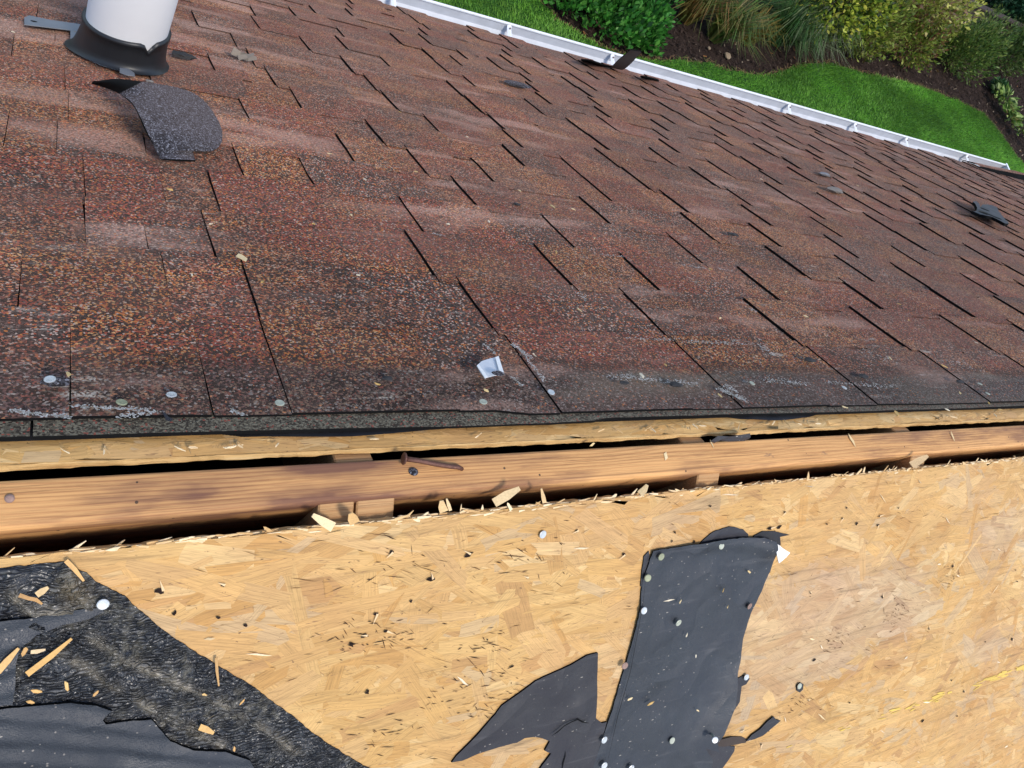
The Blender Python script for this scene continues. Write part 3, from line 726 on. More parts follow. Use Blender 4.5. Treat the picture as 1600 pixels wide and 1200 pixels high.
DARKC = [near_ts(px, py) for px, py in ((770, 1100), (620, 1000), (560, 990), (700, 1090), (590, 1150), (740, 1010), (1300, 1000), (1400, 960), (1480, 900), (1250, 1100), (780, 1050), (830, 870), (610, 880))]
slivers('bark_fleck', 340, NEAR, g1b, [(.09, .05, .028), (.05, .03, .02)], M_HOLE, near_panel)
def g2():
    x = random.uniform(-.1, 2.2); s = random.uniform(.003, .8); return x, s, random.gauss(.2, .6), random.uniform(.008, .03), random.uniform(.0008, .003)
slivers('lifted_fibre', 110, NEAR, g2, [(.80, .62, .38), (.76, .56, .30), (.84, .70, .48)], M_CHIP, near_panel, (.0013, .002), curl=.002)
HOLES = [(433, 0), ]
hole_px = [(340, 963), (383, 976), (272, 956), (250, 922), (348, 913), (672, 904), (641, 938), (823, 902), (731, 865), (760, 998), (799, 1040), (573, 1080), (900, 828), (973, 866), (1053, 831), (1048, 845),
           (1083, 846), (1108, 790), (1201, 825), (1216, 823), (1225, 800), (1372, 806), (1337, 817), (1321, 793), (1315, 809), (1265, 925), (1377, 932), (1487, 884), (1585, 890), (1588, 908), (1538, 1002), (1580, 998),
           (1350, 978), (1160, 1140), (1188, 1162), (1262, 1093), (1494, 1118), (1505, 1080), (1485, 1062), (1326, 1097), (1440, 1125), (1200, 1140), (586, 958), (602, 985), (570, 992), (548, 1005), (1402, 793), (1370, 820), (1290, 818), (610, 862), (1450, 982), (1270, 1031)]
Vs, Fs, Cs = [], [], []
for px, py in hole_px:
    x, s = near_ts(px, py); r = random.uniform(.0011, .0026); k = len(Vs); n = 9; el = random.uniform(.9, 2.2); a0 = random.gauss(.2, .4)
    for j in range(n):
        a = 2 * math.pi * j / n; rr = r * random.uniform(.5, 1.35); u, v = rr * el * math.cos(a), rr * math.sin(a)
        Vs.append(NEAR(x + u * math.cos(a0) - v * math.sin(a0), s + u * math.sin(a0) + v * math.cos(a0), .0021)); Cs.append(np.array((.018, .012, .010)) * random.uniform(.6, 2.2))
    Fs.append(tuple(range(k, k + n)))
    if random.random() < .45:                       # torn chip beside the hole
        k = len(Vs); a = random.uniform(0, 6.28)
        for (u, v) in ((.0, -.0012), (random.uniform(.006, .012), 0), (.0, .0012)):
            Vs.append(NEAR(x + r + u * math.cos(a) - v * math.sin(a), s + u * math.sin(a) + v * math.cos(a), .0023 + u * .1)); Cs.append(np.array((.70, .50, .28)))
        Fs.append((k, k + 1, k + 2))
tag(mesh('nail_hole', Vs, Fs, M_HOLE, near_panel, col=Cs), kind='stuff')
# yellow chalk marks: broken blotches along a line parallel to the ridge
Vs, Fs, Cs = [], [], []
ca, cb = np.array(near_ts(1606, 1040)), np.array(near_ts(1150, 1196))
for i in range(150):
    u = random.random() ** 1.5; p = ca + (cb - ca) * u; dens = 1 - .8 * u
    if fbm(u * 14, 2.0, 5) < .43 + .14 * u or random.random() < .25: continue
    L = random.uniform(.01, .05) * dens + .006; W = random.uniform(.001, .0055) * dens + .0006; k = len(Vs); a = random.gauss(.02, .12); off = random.gauss(0, .004)
    for uu, vv in ((-.5, -.3), (-.2, -.5), (.3, -.4), (.5, .1), (.2, .5), (-.35, .4)):
        uu += random.gauss(0, .06); vv += random.gauss(0, .1)
        Vs.append(NEAR(p[0] + uu * L * math.cos(a) - vv * W * math.sin(a), p[1] + off + uu * L * math.sin(a) + vv * W * math.cos(a), .00115 + i * 2e-6)); Cs.append(np.array((.66, .44, .09)) * random.uniform(.85, 1.1))
    Fs.append(tuple(range(k, k + 6)))
tag(mesh('chalk_line', Vs, Fs, M_CHIP, near_panel, col=Cs), kind='stuff')
# splintered top edge of the near sheathing
Vs, Fs, Cs = [], [], []
WC = [(.74, .53, .29), (.66, .43, .20), (.80, .62, .38), (.56, .34, .14)]
def splinter(P, d, w, L, c, th=.0006, bend=0.0):
    d = np.asarray(d, float) / np.linalg.norm(d); sd = np.cross(d, [0.1, -.7, .7]); sd /= np.linalg.norm(sd); nn = np.cross(sd, d)
    k = len(Vs)
    for q_, ww in ((0, 1.0), (.45, random.uniform(.7, 1.05)), (.8, random.uniform(.35, .8)), (1.0, random.uniform(.05, .3))):
        p = P + d * L * q_ + nn * bend * q_ * q_ * L
        for sx, sn in ((-1, 0), (1, 0), (1, 1), (-1, 1)): Vs.append(p + sd * w * .5 * ww * sx - nn * th * sn); Cs.append(np.array(c) * random.uniform(.92, 1.05))
    for i in range(3):
        for j in range(4): Fs.append((k + i * 4 + j, k + i * 4 + (j + 1) % 4, k + i * 4 + 4 + (j + 1) % 4, k + i * 4 + 4 + j))
    Fs.append((k + 12, k + 13, k + 14, k + 15)); Fs.append((k + 3, k + 2, k + 1, k))
for i in range(1700):
    x = random.uniform(-.12, 2.1); dens = .45 + .9 * float(vnoise(x * 9, 0.5, 8))
    if random.random() > dens: continue
    P = NEAR(x, random.uniform(.0, .005), random.uniform(-.003, .0008))
    d = X * random.choice([-1, 1]) * abs(random.gauss(1.2, .5)) + (-DSN) * abs(random.gauss(.06, .10)) + N2 * random.gauss(0, .05)
    splinter(P, d, random.uniform(.0008, .0034), random.uniform(.005, .016), random.choice(WC))
for i in range(34):
    x = random.choice([random.gauss(.45, .05), random.gauss(.98, .12), random.gauss(.9, .3), random.uniform(0, 1.5)])
    P = NEAR(x, .002, random.uniform(-.003, .0012)); d = -DSN * random.uniform(.5, 1) + X * random.gauss(.3, .8) + N2 * random.uniform(-.1, .35)
    splinter(P, d, random.uniform(.002, .006), random.uniform(.005, .014), random.choice(WC))
tag(mesh('splintered_edge', Vs, Fs, M_CHIP, near_panel, col=Cs), kind='stuff')
# larger curls standing on the edge, each one a thing
def big_splinter(label, pts_px, w, hs, c, fn=near_ts, FN=NEAR, name='wood_splinter', grp='loose wood splinters and chips', cat='wood splinter', par=None, th=.0009):
    global Vs, Fs, Cs
    P = [FN(*fn(px, py, h), h) for (px, py), h in zip(pts_px, hs)]
    Vv, Ff = [], []; n = len(P)
    for i, p in enumerate(P):
        d = P[min(i + 1, n - 1)] - P[max(i - 1, 0)]; d /= np.linalg.norm(d); v = CAM - p; v /= np.linalg.norm(v)
        sd = np.cross(d, v); sd /= np.linalg.norm(sd); nn = np.cross(sd, d); nn = nn if nn @ v > 0 else -nn
        ww = w * (1.0 if i < n - 1 else .45) * random.uniform(.85, 1.1)
        Vv += [p - sd * ww * .5, p + sd * ww * .5, p + sd * ww * .5 - nn * th, p - sd * ww * .5 - nn * th]
    for i in range(n - 1):
        for j in range(4): Ff.append((i * 4 + j, i * 4 + (j + 1) % 4, i * 4 + 4 + (j + 1) % 4, i * 4 + 4 + j))
    Ff += [(3, 2, 1, 0), (n * 4 - 4, n * 4 - 3, n * 4 - 2, n * 4 - 1)]
    o = mesh(name, Vv, Ff, M_CHIP, None, col=np.tile(np.array(c), (len(Vv), 1)) * RNG.uniform(.9, 1.08, (len(Vv), 1)), origin=P[0])
    return tag(o, label, cat, grp)
for args in [
    ('wide pale splinter with frayed end standing over the gap left of the rafter', [(521, 824), (505, 815), (489, 805)], .0085, (.001, .005, .010), (.76, .56, .32)),
    ('short honey coloured stub of wood standing in front of the first rafter', [(555, 818), (551, 810), (548, 803)], .009, (.001, .006, .012), (.64, .40, .17)),
    ('long pale splinter leaning to the right over the dark gap', [(772, 786), (792, 774), (812, 763)], .009, (.001, .006, .012), (.74, .53, .28)),
    ('thin upright splinter poking from the gap under the rusty nail', [(851, 786), (849, 777), (846, 764)], .004, (.001, .005, .011), (.72, .50, .26)),
    ('twin pointed splinter standing at the edge right of the double rafter', [(694, 800), (691, 792), (690, 783)], .008, (.001, .005, .009), (.70, .48, .24)),
    ('narrow splinter beside the twin pointed one', [(704, 798), (701, 789), (698, 780)], .0035, (.001, .005, .010), (.74, .54, .30)),
    ('forked pale splinter at the torn edge near the second rafter', [(1000, 772), (1006, 766), (1011, 758)], .008, (.001, .005, .009), (.78, .58, .32)),
    ('curved splinter lying across the right hand rafter', [(1424, 727), (1438, 719), (1450, 712)], .010, (.001, .006, .010), (.70, .47, .24))]:
    big_splinter(*args)

# ridge board with worn, rounded edges
YB0, YB1, ZB = 0.1400, 0.1785, -.6705
def board_ring(x):
    dz = .0025 * (float(vnoise(x * 1.7, 2.2, 3)) - .5); r1, r2 = .0065, .003
    w1 = .003 * (float(vnoise(x * 3.1, 7.7, 5)) - .5)
    pts = []
    for a in np.linspace(math.pi, math.pi / 2, 6): pts.append((YB0 + w1 + r1 + r1 * math.cos(a), ZB + dz - r1 + r1 * math.sin(a)))
    for a in np.linspace(math.pi / 2, 0, 4): pts.append((YB1 - r2 + r2 * math.cos(a), ZB + dz - r2 + r2 * math.sin(a)))
    pts += [(YB1, ZB - .23), (YB0, ZB - .23)]
    return [CAM + np.array([x, y, z]) for y, z in pts]
rings = [board_ring(x) for x in np.concatenate([[TL], np.arange(-.6, 3.4, .03), [TR]])]
V, F_ = loft(rings, True, True)
board = mesh('ridge_board', V, F_, M_BOARD, house, smooth=[len(f) == 4 for f in F_])
def knot(px, py, rad, c):
    pass
# rafters on both sides
def rafter(xc, side, w=.038):
    if side < 0:   # near slope, under the near sheathing
        s0 = (YB0 - .0015 - PN[1]) / -CT; P0 = NEAR(xc - w / 2, s0, -.0145); e = NEAR(xc - w / 2, 3.3, -.0145); dn = np.array([0, 0, -.16])
        V, F_ = box_vf(P0, X * w, e - P0, dn)
    else:
        s0 = (YB1 + .0015 + (DD + .0245) * ST) / CT
        P0 = FAR(xc - w / 2, s0, -.0245); e = FAR(xc - w / 2, 3.44, -.0245); dn = np.array([0, 0, -.16]); V, F_ = box_vf(P0, X * w, e - P0, dn)
    o = mesh('rafter', V, F_, M_RAFT, house); bevel(o, .0015, 1); return o
for k in range(-4, 16):
    rafter(.2555 + .4445 * k - (.006 if k == 1 else 0), -1)
    rafter(.240 + .4445 * k, 1)
o = rafter(.2170, -1, .034)       # doubled rafter beside the first one
# walls, soffit, gable, attic floor
EY = float(FAR(0, EAVE_S)[1]); EZ = float(FAR(0, EAVE_S)[2])
NY = float(NEAR(0, NL)[1]); NZ = float(NEAR(0, NL)[2])
V, F_ = box_vf((TL + .2, NY + .35, 0), (TR - TL - .4, 0, 0), (0, EY - NY - .75, 0), (0, 0, EZ - .25)); mesh('house_wall', V, F_, M_SIDE, house)
V, F_ = box_vf((TL, EY - .06, EZ - .19), (TR - TL, 0, 0), (0, .02, 0), (0, 0, .155)); mesh('fascia', V, F_, M_GUT, house)
V, F_ = box_vf((TL, NY + .02, NZ - .19), (TR - TL, 0, 0), (0, .02, 0), (0, 0, .155)); mesh('fascia', V, F_, M_GUT, house)
V, F_ = box_vf((TL, NY + .05, EZ - .22), (TR - TL, 0, 0), (0, EY - NY - .12, 0), (0, 0, .02)); mesh('attic_floor', V, F_, M_DARK, house)
for x in (TL + .01, TR - .04):
    ap = CAM + np.array([0, .158, -.70])
    V = [(x, NY + .06, EZ - .19), (x, EY - .07, EZ - .19), (x, ap[1] + .02, ap[2]), (x, ap[1] - .02, ap[2])]; V += [(a + .03, b, c) for a, b, c in V]
    mesh('gable', V, [(0, 1, 2, 3), (7, 6, 5, 4), (0, 4, 5, 1), (1, 5, 6, 2), (2, 6, 7, 3), (3, 7, 4, 0)], M_SIDE, house)

# ------------------------------------------------------------------ shingles
def WOB(t, s):
    a = .0016 * (fbm(t * 2.3, s * 6.0, 71, 3) - .5) * 2
    b = np.exp(-((t - .15) / .55) ** 2 - ((s - 1.25) / .55) ** 2) * .012 * (fbm(t * 2.6 + 1, s * 8.5, 72, 2) - .5) * 2
    c = .006 * (fbm(t * 1.2, s * 3.1, 75, 2) - .5) * np.clip((t - 1.0) / 2, 0, 1)
    return a + b + c
B0, EXP = .7436, .1427
NC = 20
SLOT = """357.5,235,391,281;317,274,354,332;466,252,500,299;529,225,562,264;615,220,645,245;309,327,342,404;362,409,416,495;391,501,455,612;627,317,675,371;626,367,685,430
717,300,755,332;705,435,777,517;777,517,845,600;850,347,905,396;932,300,972,327;914,321,964,361;840,391,891,449;970,405,1031,457;961,456,1040,522;1042,300,1065,312;1042,311,1091,345
1071,344,1126,382;1042,372,1105,417;1150,307,1190,334;1172,334,1221,364;1177,359,1231,394;1200,392,1260,434;1152,425,1222,472;1157,470,1241,534;1245,534,1330,600;1039,526,1122,600
1215,300,1256,325;1259,326,1307,354;1275,330,1316,355;1282,351,1330,381;1297,378,1351,410;1310,440,1379,485;1327,484,1411,542;1270,300,1295,315;1312,319,1352,341;1342,300,1369,313;1366,345,1400,366
1423,543,1495,593;1402,393,1456,424;1399,419,1462,458;1456,458,1525,499;1390,360,1412,373;1428,375,1476,402;1452,360,1497,386;1500,406,1556,436;1503,432,1566,467;1558,468,1600,495;1465,494,1547,546
1559,548,1600,577;1512,388,1562,414;1528,374,1576,398;1504,360,1526,373;1572,504,1600,521;1572,416,1600,434;600,98,611,108;659,60,671,69;669,88,686,102;686,104,702,116;696,84,711,97;709,79,725,90
732,104,750,116;760,92,776,105;768,40,820,90;696,130,717,147;719,149,744,170;747,171,772,191;724,122,746,140;767,192,801,220;809,222,846,251;755,157,780,177;800,109,819,123;808,104,823,115;820,159,846,177
827,136,849,150;837,129,857,142;841,150,862,166;795,241,832,274;742,261,787,299;710,290,756,332;606,159,632,184;626,319,662,360;600,141,617,159;880,186,912,207;912,209,939,227;914,224,950,251;951,252,992,280
890,262,926,290;926,290,971,326;896,134,915,148;872,120,892,132;911,131,930,142;933,153,952,166;932,163,950,174;933,172,955,187;932,184,959,201;823,88,840,98;297,22,310,40;354,52,371,71;380,76,388,86
393,20,405,32;393,32,407,46;457,24,472,37;466,61,484,79;326,101,346,128;403,96,422,120;457,154,484,184;373,164,398,199;530,91,540,103;91,76,111,148;131,250,133,330;132,330,134,405;134,405,136,490;30,380,34,482;100,490,118,608"""
slots = {k: [] for k in range(NC)}
for ln_ in SLOT.replace('\n', ';').split(';'):
    a = [float(v) for v in ln_.split(',')]
    t, s = far_ts((a[0] + a[2]) / 2, (a[1] + a[3]) / 2)
    k = int(min(NC - 1, max(0, math.ceil((s - B0) / EXP)))); slots[k].append(t)
pieces = []     # (course, t0, t1, raised, neighbour offsets)
rs = random.Random(5)
for k in range(NC):
    L = sorted(slots[k]); Lc = []
    for t in L:
        if not Lc or t - Lc[-1] > .10: Lc.append(t)
    sm = B0 + EXP * (k - .5)
    full = []
    tcur = TL
    ts = [TL] + Lc + [TR]
    for a, b in zip(ts[:-1], ts[1:]):
        full.append(a)
        listed = (b - a) < .75 and a > TL and b < TR
        p = a
        while not listed and b - p > .42:
            p += rs.uniform(.20, .40)
            if b - p > .14: full.append(p)
        if listed and b - a > .48: full.append((a + b) / 2 + rs.uniform(-.05, .05))
    full = sorted(full) + [TR]
    for a, b in zip(full[:-1], full[1:]):
        w = min(rs.uniform(.11, .21), (b - a) - rs.uniform(.05, .09))
        if w < .05: w = (b - a) * .6
        pieces.append((k, a, a + w, True)); pieces.append((k, a + w, b, False))
def piece_mesh(k, t0, t1, raised, Vs, Fs, Ms, Cs, lod):
    sb = B0 + EXP * k; sa = sb - EXP
    if k == 0: sa = .569
    sa -= .018 if k > 0 else 0
    nx = max(1, min(4, int(math.ceil((t1 - t0) / .06)))) if lod else max(1, int(math.ceil((t1 - t0) / .12))); ns = 4 if lod else 3
    tm = (t0 + t1) / 2; dist = max(0., min(1., (tm - .6) / 2.6)); sdist = max(0., min(1., (sb - 1.0) / 1.6)); fz = max(dist, sdist)
    th = (.0042 + .0014 * fz) * rs.uniform(.85, 1.25) if raised else .0008
    if raised and tm < .10: th = .0026
    if k == 0: th *= .5
    gapx = .0008 if raised else .0
    col = (rs.random(), rs.random(), rs.random())
    V0 = len(Vs); n2_ = (nx + 1) * (ns + 1)
    jb = [rs.gauss(0, .0013) for _ in range(nx + 1)]; curl = rs.uniform(0, .0012) * (1 if raised else .3)
    e0, e1 = rs.gauss(0, .0015), rs.gauss(0, .0015)
    cols_ = []
    for dz in (0, 1):
        for i in range(nx + 1):
            t = t0 + gapx + (t1 - t0 - 2 * gapx) * i / nx
            for j in range(ns + 1):
                u = j / ns; s = sa + (sb - sa) * u
                if j == ns: s += jb[i]
                tt = t + (e0 * (u - .5) if i == 0 else (e1 * (u - .5) if i == nx else 0))
                if k == 0 and j == 0: s = .5680 + (.0035 if t < .42 else -.004) + .003 * (float(vnoise(t * 6, 1.3, 12)) - .5)
                h = .0024 * u + th + float(WOB(tt, s)) + curl * u * u
                if dz: h = min(h - th - .006, .002 * u - .006) if not (k == 0 and j == 0) else h - .0030
                Vs.append(FAR(tt, s, h)); Cs.append(col)
    A = lambda i, j, z: V0 + z * n2_ + i * (ns + 1) + j
    for i in range(nx):
        for j in range(ns): Fs.append((A(i, j, 0), A(i, j + 1, 0), A(i + 1, j + 1, 0), A(i + 1, j, 0))); Ms.append(0)
    for j in range(ns):
        Fs.append((A(0, j, 0), A(0, j, 1), A(0, j + 1, 1), A(0, j + 1, 0))); Ms.append(1)
        Fs.append((A(nx, j, 0), A(nx, j + 1, 0), A(nx, j + 1, 1), A(nx, j, 1))); Ms.append(1)
    for i in range(nx):
        Fs.append((A(i, ns, 0), A(i, ns, 1), A(i + 1, ns, 1), A(i + 1, ns, 0))); Ms.append(1)
        if k == 0: Fs.append((A(i, 0, 0), A(i + 1, 0, 0), A(i + 1, 0, 1), A(i, 0, 1))); Ms.append(1)
scored = []
for idx, (k, a, b, r) in enumerate(pieces):
    sm = B0 + EXP * (k - .5); c = proj(FAR((a + b) / 2, sm))
    vis = c[2] > .1 and -120 < c[0] < 1720 and -80 < c[1] < 720
    area = 0
    if vis:
        q_ = [proj(FAR(t, s)) for t, s in ((a, sm - .07), (b, sm - .07), (b, sm + .07), (a, sm + .07))]
        area = abs(sum(q_[i][0] * q_[(i + 1) % 4][1] - q_[(i + 1) % 4][0] * q_[i][1] for i in range(4))) / 2
    scored.append((area, idx))
scored.sort(reverse=True)
near_ids = [i for _, i in scored[:300]]; rest = [i for _, i in scored[300:]]
# the felt below the shingles is the part that carries them
UX = np.arange(TL, TR + .02, .02)
Vu = []
for x in UX:
    e = .5560 + .002 * (float(vnoise(x * 4, .2, 31)) - .5) - .0125 * max(0, 1 - abs(x - .235) / .115) ** .5 - .012 * max(0, 1 - abs(x - .85) / .08) ** .5
    for s in (e, .60, 2.0, EAVE_S - .004): Vu.append(FAR(x, s, -.0095 + (.0015 if s < .55 else 0)))
slope = mesh('shingle_slope', Vu, grid_faces(len(UX), 4), M_FELTS, house)
for i in near_ids:
    Vs, Fs, Ms, Cs = [], [], [], []
    piece_mesh(*pieces[i], Vs, Fs, Ms, Cs, True)
    k, a, b, r = pieces[i]
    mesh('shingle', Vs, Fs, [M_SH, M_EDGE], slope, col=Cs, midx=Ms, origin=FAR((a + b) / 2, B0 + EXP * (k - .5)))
Vs, Fs, Ms, Cs = [], [], [], []
for i in rest: piece_mesh(*pieces[i], Vs, Fs, Ms, Cs, False)
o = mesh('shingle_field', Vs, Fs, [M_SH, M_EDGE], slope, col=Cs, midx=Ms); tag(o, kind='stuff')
# starter strip at the ridge (greenish granules), in two lengths with a joint
def strip(x0, x1, name):
    xs = np.linspace(x0, x1, max(3, int((x1 - x0) / .02))); V = []
    for x in xs:
        e = .5500 + .004 * (float(vnoise(x * 3.2, 4.4, 5)) - .5) + .0015 * (float(vnoise(x * 30, 4.4, 6)) - .5) + (.004 if x > .55 else 0)
        V += [FAR(x, .70, -.003), FAR(x, .60, -.0025), FAR(x, e, -.0035 + .002 * float(vnoise(x * 5, 2, 9))), FAR(x, e + .0005, -.0062)]
    f = grid_faces(len(xs), 4); return mesh(name, V, f, [M_START, M_EDGE], slope, midx=[1 if i % 3 == 2 else 0 for i in range(len(f))])
strip(-.5, -.0235, 'starter_strip'); strip(-.0215, .98, 'starter_strip'); strip(.982, 1.9, 'starter_strip'); strip(1.902, 3.4, 'starter_strip')
sv, sc3 = [], []
for (x0, y0, x1, y1, wd_, n_) in [(1122, 606, 1166, 626, 5, 200), (1130, 600, 1150, 612, 5, 60), (975, 528, 1060, 531, 4, 90), (1070, 533, 1172, 537, 5, 130), (948, 586, 1090, 600, 9, 240), (1195, 592, 1262, 600, 8, 130), (1290, 597, 1400, 604, 7, 120),
        (798, 536, 832, 560, 4, 70), (808, 540, 852, 596, 4, 130), (756, 536, 774, 553, 3, 40), (800, 588, 815, 602, 4, 40), (15, 641, 112, 652, 6, 150), (112, 634, 232, 640, 6, 150), (180, 651, 246, 643, 6, 90), (362, 640, 382, 648, 5, 40), (1185, 535, 1205, 555, 9, 80),
        (1062, 414, 1112, 420, 3, 50), (1118, 419, 1152, 424, 3, 30), (930, 396, 985, 402, 4, 50), (676, 364, 696, 369, 2, 24), (1385, 369, 1425, 374, 3, 50), (1470, 380, 1500, 387, 3, 40), (1556, 395, 1582, 400, 3, 40), (655, 108, 695, 116, 3, 40), (900, 452, 915, 470, 6, 30), (1170, 480, 1182, 487, 5, 30), (400, 190, 470, 205, 6, 40), (920, 75, 935, 85, 4, 30), (1480, 560, 1540, 580, 8, 60), (1340, 545, 1400, 565, 9, 60)]:
    for _ in range(n_):
        q_ = random.random(); px = x0 + (x1 - x0) * q_ + random.gauss(0, wd_ * .5); py = y0 + (y1 - y0) * q_ + random.gauss(0, wd_ * .28)
        t, s_ = far_ts(px, py, .0075); r_ = random.uniform(.0004, .0010) * (1 + .25 * t); a = random.uniform(0, 3.1); el_ = random.uniform(1, 2.4)
        for (u, v) in ((-1, 0), (0, -1), (1, 0), (0, 1)):
            u *= r_ * el_; v *= r_; sv.append(FAR(t + u * math.cos(a) - v * math.sin(a), s_ + u * math.sin(a) + v * math.cos(a), .0075))
        sc3 += [np.array(random.choice([(.46, .44, .40), (.36, .33, .29), (.52, .50, .47), (.30, .27, .22)]))] * 4
tag(mesh('chalk_scuff', sv, np.arange(len(sv)).reshape(-1, 4), M_MULCHA, slope, col=sc3), kind='stuff')
# lifted, curling shingle at the end of the eave
xs = np.linspace(5.75, 8.4, 60); V = []
for i, x in enumerate(xs):
    w = .010 * math.sin(x * 9) + .006 * math.sin(x * 23); li = .018 + .022 * min(1, (x - 5.75) * 2)
    V += [FAR(x, 3.325 + w, .006), FAR(x, 3.335 + w, li), FAR(x, 3.40 + w, li + .006), FAR(x, 3.50 + w * .5, li * .5), FAR(x, 3.50 + w * .5, .004)]
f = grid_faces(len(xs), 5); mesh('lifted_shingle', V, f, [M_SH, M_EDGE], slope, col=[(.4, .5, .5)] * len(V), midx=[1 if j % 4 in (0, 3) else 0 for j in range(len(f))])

# ------------------------------------------------------------------ gutter
GX0, GX1 = -3.0, far_ts(1567, 268)[0]
gut = empty('gutter', (GX1 - 2, EY, EZ - .1), 'white metal rain gutter along the eave with hanger straps and a closed right end', 'gutter')
y0, z0 = EY - .016, EZ - .012
prof = [(0, .0), (0, -.10), (.012, -.108), (.082, -.108), (.104, -.066), (.122, -.050), (.124, .0)]
def gprof(x, pr): return [np.array([x, y0 + a, z0 + b]) for a, b in pr]
xs = np.linspace(GX0, GX1, 40); R_ = [gprof(x, prof) for x in xs]; V, F_ = loft(R_, False)
mesh('trough', V, F_, M_GUTIN, gut)
R_ = [gprof(x, [(a + .0015, b - .0012) for a, b in prof[2:]]) for x in xs]; V, F_ = loft(R_, False); mesh('trough_face', V, F_, M_GUT, gut)
lip = [(.1185, -.003), (.1185, .003), (.128, .005), (.133, .001), (.133, -.012), (.130, -.016), (.1265, -.014), (.1265, -.006)]
R_ = [gprof(x, lip) for x in xs]; V, F_ = loft(R_, True, True); mesh('front_lip', V, F_, M_GUT, gut)
V0_ = gprof(GX1 + .001, prof + [(.136, .004), (-.002, .004)]); V1_ = gprof(GX1 + .006, prof + [(.136, .004), (-.002, .004)]); V, F_ = loft([V0_, V1_], True, True); mesh('end_cap', V, F_, M_GUT, gut)
V, F_ = box_vf((GX1 - .012, y0, z0 + .0055), (.02, 0, 0), (0, .136, 0), (0, 0, .004)); mesh('end_cap_rim', V, F_, M_GUT, gut)
hp = [far_ts(px, py)[0] for px, py in ((614, 9), (795, 58), (960, 104), (1240, 181), (1343, 209), (1430, 234), (1523, 259))] + [.6, 0, -.6]
for x in hp:
    V = []
    for sgn, zz in ((0, 0), (1, 0)):
        pass
    pr = [(.002, -.018), (.05, -.016), (.100, -.008), (.112, .0)]
    a = [np.array([x, y0 + p, z0 + q]) for p, q in pr]; b = [np.array([x + .024, y0 + p, z0 + q]) for p, q in pr]
    up = [np.array([x + .010, y0 + p, z0 + q + .006]) for p, q in pr]; up2 = [np.array([x + .014, y0 + p, z0 + q + .006]) for p, q in pr]
    V, F_ = loft([a, up, up2, b], False)
    hg = mesh('hanger', V, F_, M_GUT, gut)
    V, F_ = tube([np.array([x + .012, y0 + .095, z0 - .004]), np.array([x + .012, y0 + .095, z0 + .004])], [.004, .004], 6); mesh('screw', V, F_, M_RUST2, hg)

# ------------------------------------------------------------------ vent pipe with rubber boot
pb = FAR(*far_ts(187, 92)); PR = .0675
pipe = empty('vent_pipe', pb, 'white plastic vent pipe in a black rubber boot rising from the shingles', 'vent pipe')
ax = np.array([.085, -.02, 1.0]); ax /= np.linalg.norm(ax)
pa = np.cross(ax, [0, 1, 0]); pa /= np.linalg.norm(pa); pc = np.cross(ax, pa)
if pc[1] < 0: pc = -pc
def pr_ring(c, r, n=48, fn=None): return [c + (r if fn is None else fn(2 * math.pi * j / n)) * (math.cos(2 * math.pi * j / n) * pa + math.sin(2 * math.pi * j / n) * pc) for j in range(n)]
R_ = [pr_ring(pb + ax * z, PR) for z in (-.06, .2, .5, .62)] + [pr_ring(pb + ax * .62, PR - .007), pr_ring(pb + ax * .3, PR - .007)]
V, F_ = loft(R_); mesh('pipe', V, F_, M_PVC, pipe, smooth=True)
# boot: a sleeve cut parallel-ish to the roof, flaring out onto its flange
def slope_at(p):      # distance of a point above the far slope
    return (p - CAM) @ N1 + DD
rings = []
for q_, rr in ((0.0, .022), (.03, .018), (.14, .0125), (.32, .009), (.62, .0055), (.86, .004), (.9, .0062), (1.0, .0058), (1.0, .0005)):
    ring = []
    for j in range(56):
        a = 2 * math.pi * j / 56; dirv = math.cos(a) * pa + math.sin(a) * pc
        r = PR + rr * (1.0 + .18 * math.sin(3 * a + 1) * (1 if q_ < .5 else .3)) + .0016 * (float(vnoise(a * 4, q_ * 7, 4)) - .5) * (1 if .05 < q_ < .8 else 0); c = pb + dirv * r
        base = c - ax * (slope_at(c) / (ax @ N1)) + ax * .010
        top = pb + ax * (.098 - .030 * (dirv @ np.array([0, 1, 0])) - .010 * (dirv @ np.array([-1, 0, 0]))) + dirv * r
        notch = math.exp(-((a - 4.25) / .10) ** 2) * .022 * (q_ if q_ > .5 else 0)
        ring.append(base * (1 - q_) + top * q_ - ax * notch)
    rings.append(ring)
V, F_ = loft(rings); boot = mesh('rubber_boot', V, F_, M_RUB, pipe, smooth=True)
# galvanised flange slipped under the shingles, its left wing showing
def far_poly(px_list, h): return [FAR(*far_ts(px, py, h), h) for px, py in px_list]
fl = [(38, 27), (46, 24), (80, 31), (128, 38), (150, 45), (140, 62), (120, 66), (110, 60), (110, 47), (70, 42), (38, 38)]
Vt = far_poly(fl, .014); n = len(Vt); Vb = [v - N1 * .0012 for v in Vt]
mesh('metal_flange', Vt + Vb, [tuple(range(n))] + [(i, i + n, (i + 1) % n + n, (i + 1) % n) for i in range(n)], M_GALV, pipe)
k_ = far_ts(53, 33, .0148); V = [FAR(k_[0] + .006 * math.cos(a), k_[1] + .004 * math.sin(a), .0148) for a in np.linspace(0, 6.283, 10)[:-1]]; mesh('flange_hole', V, [tuple(range(9))], M_EDGE, pipe)
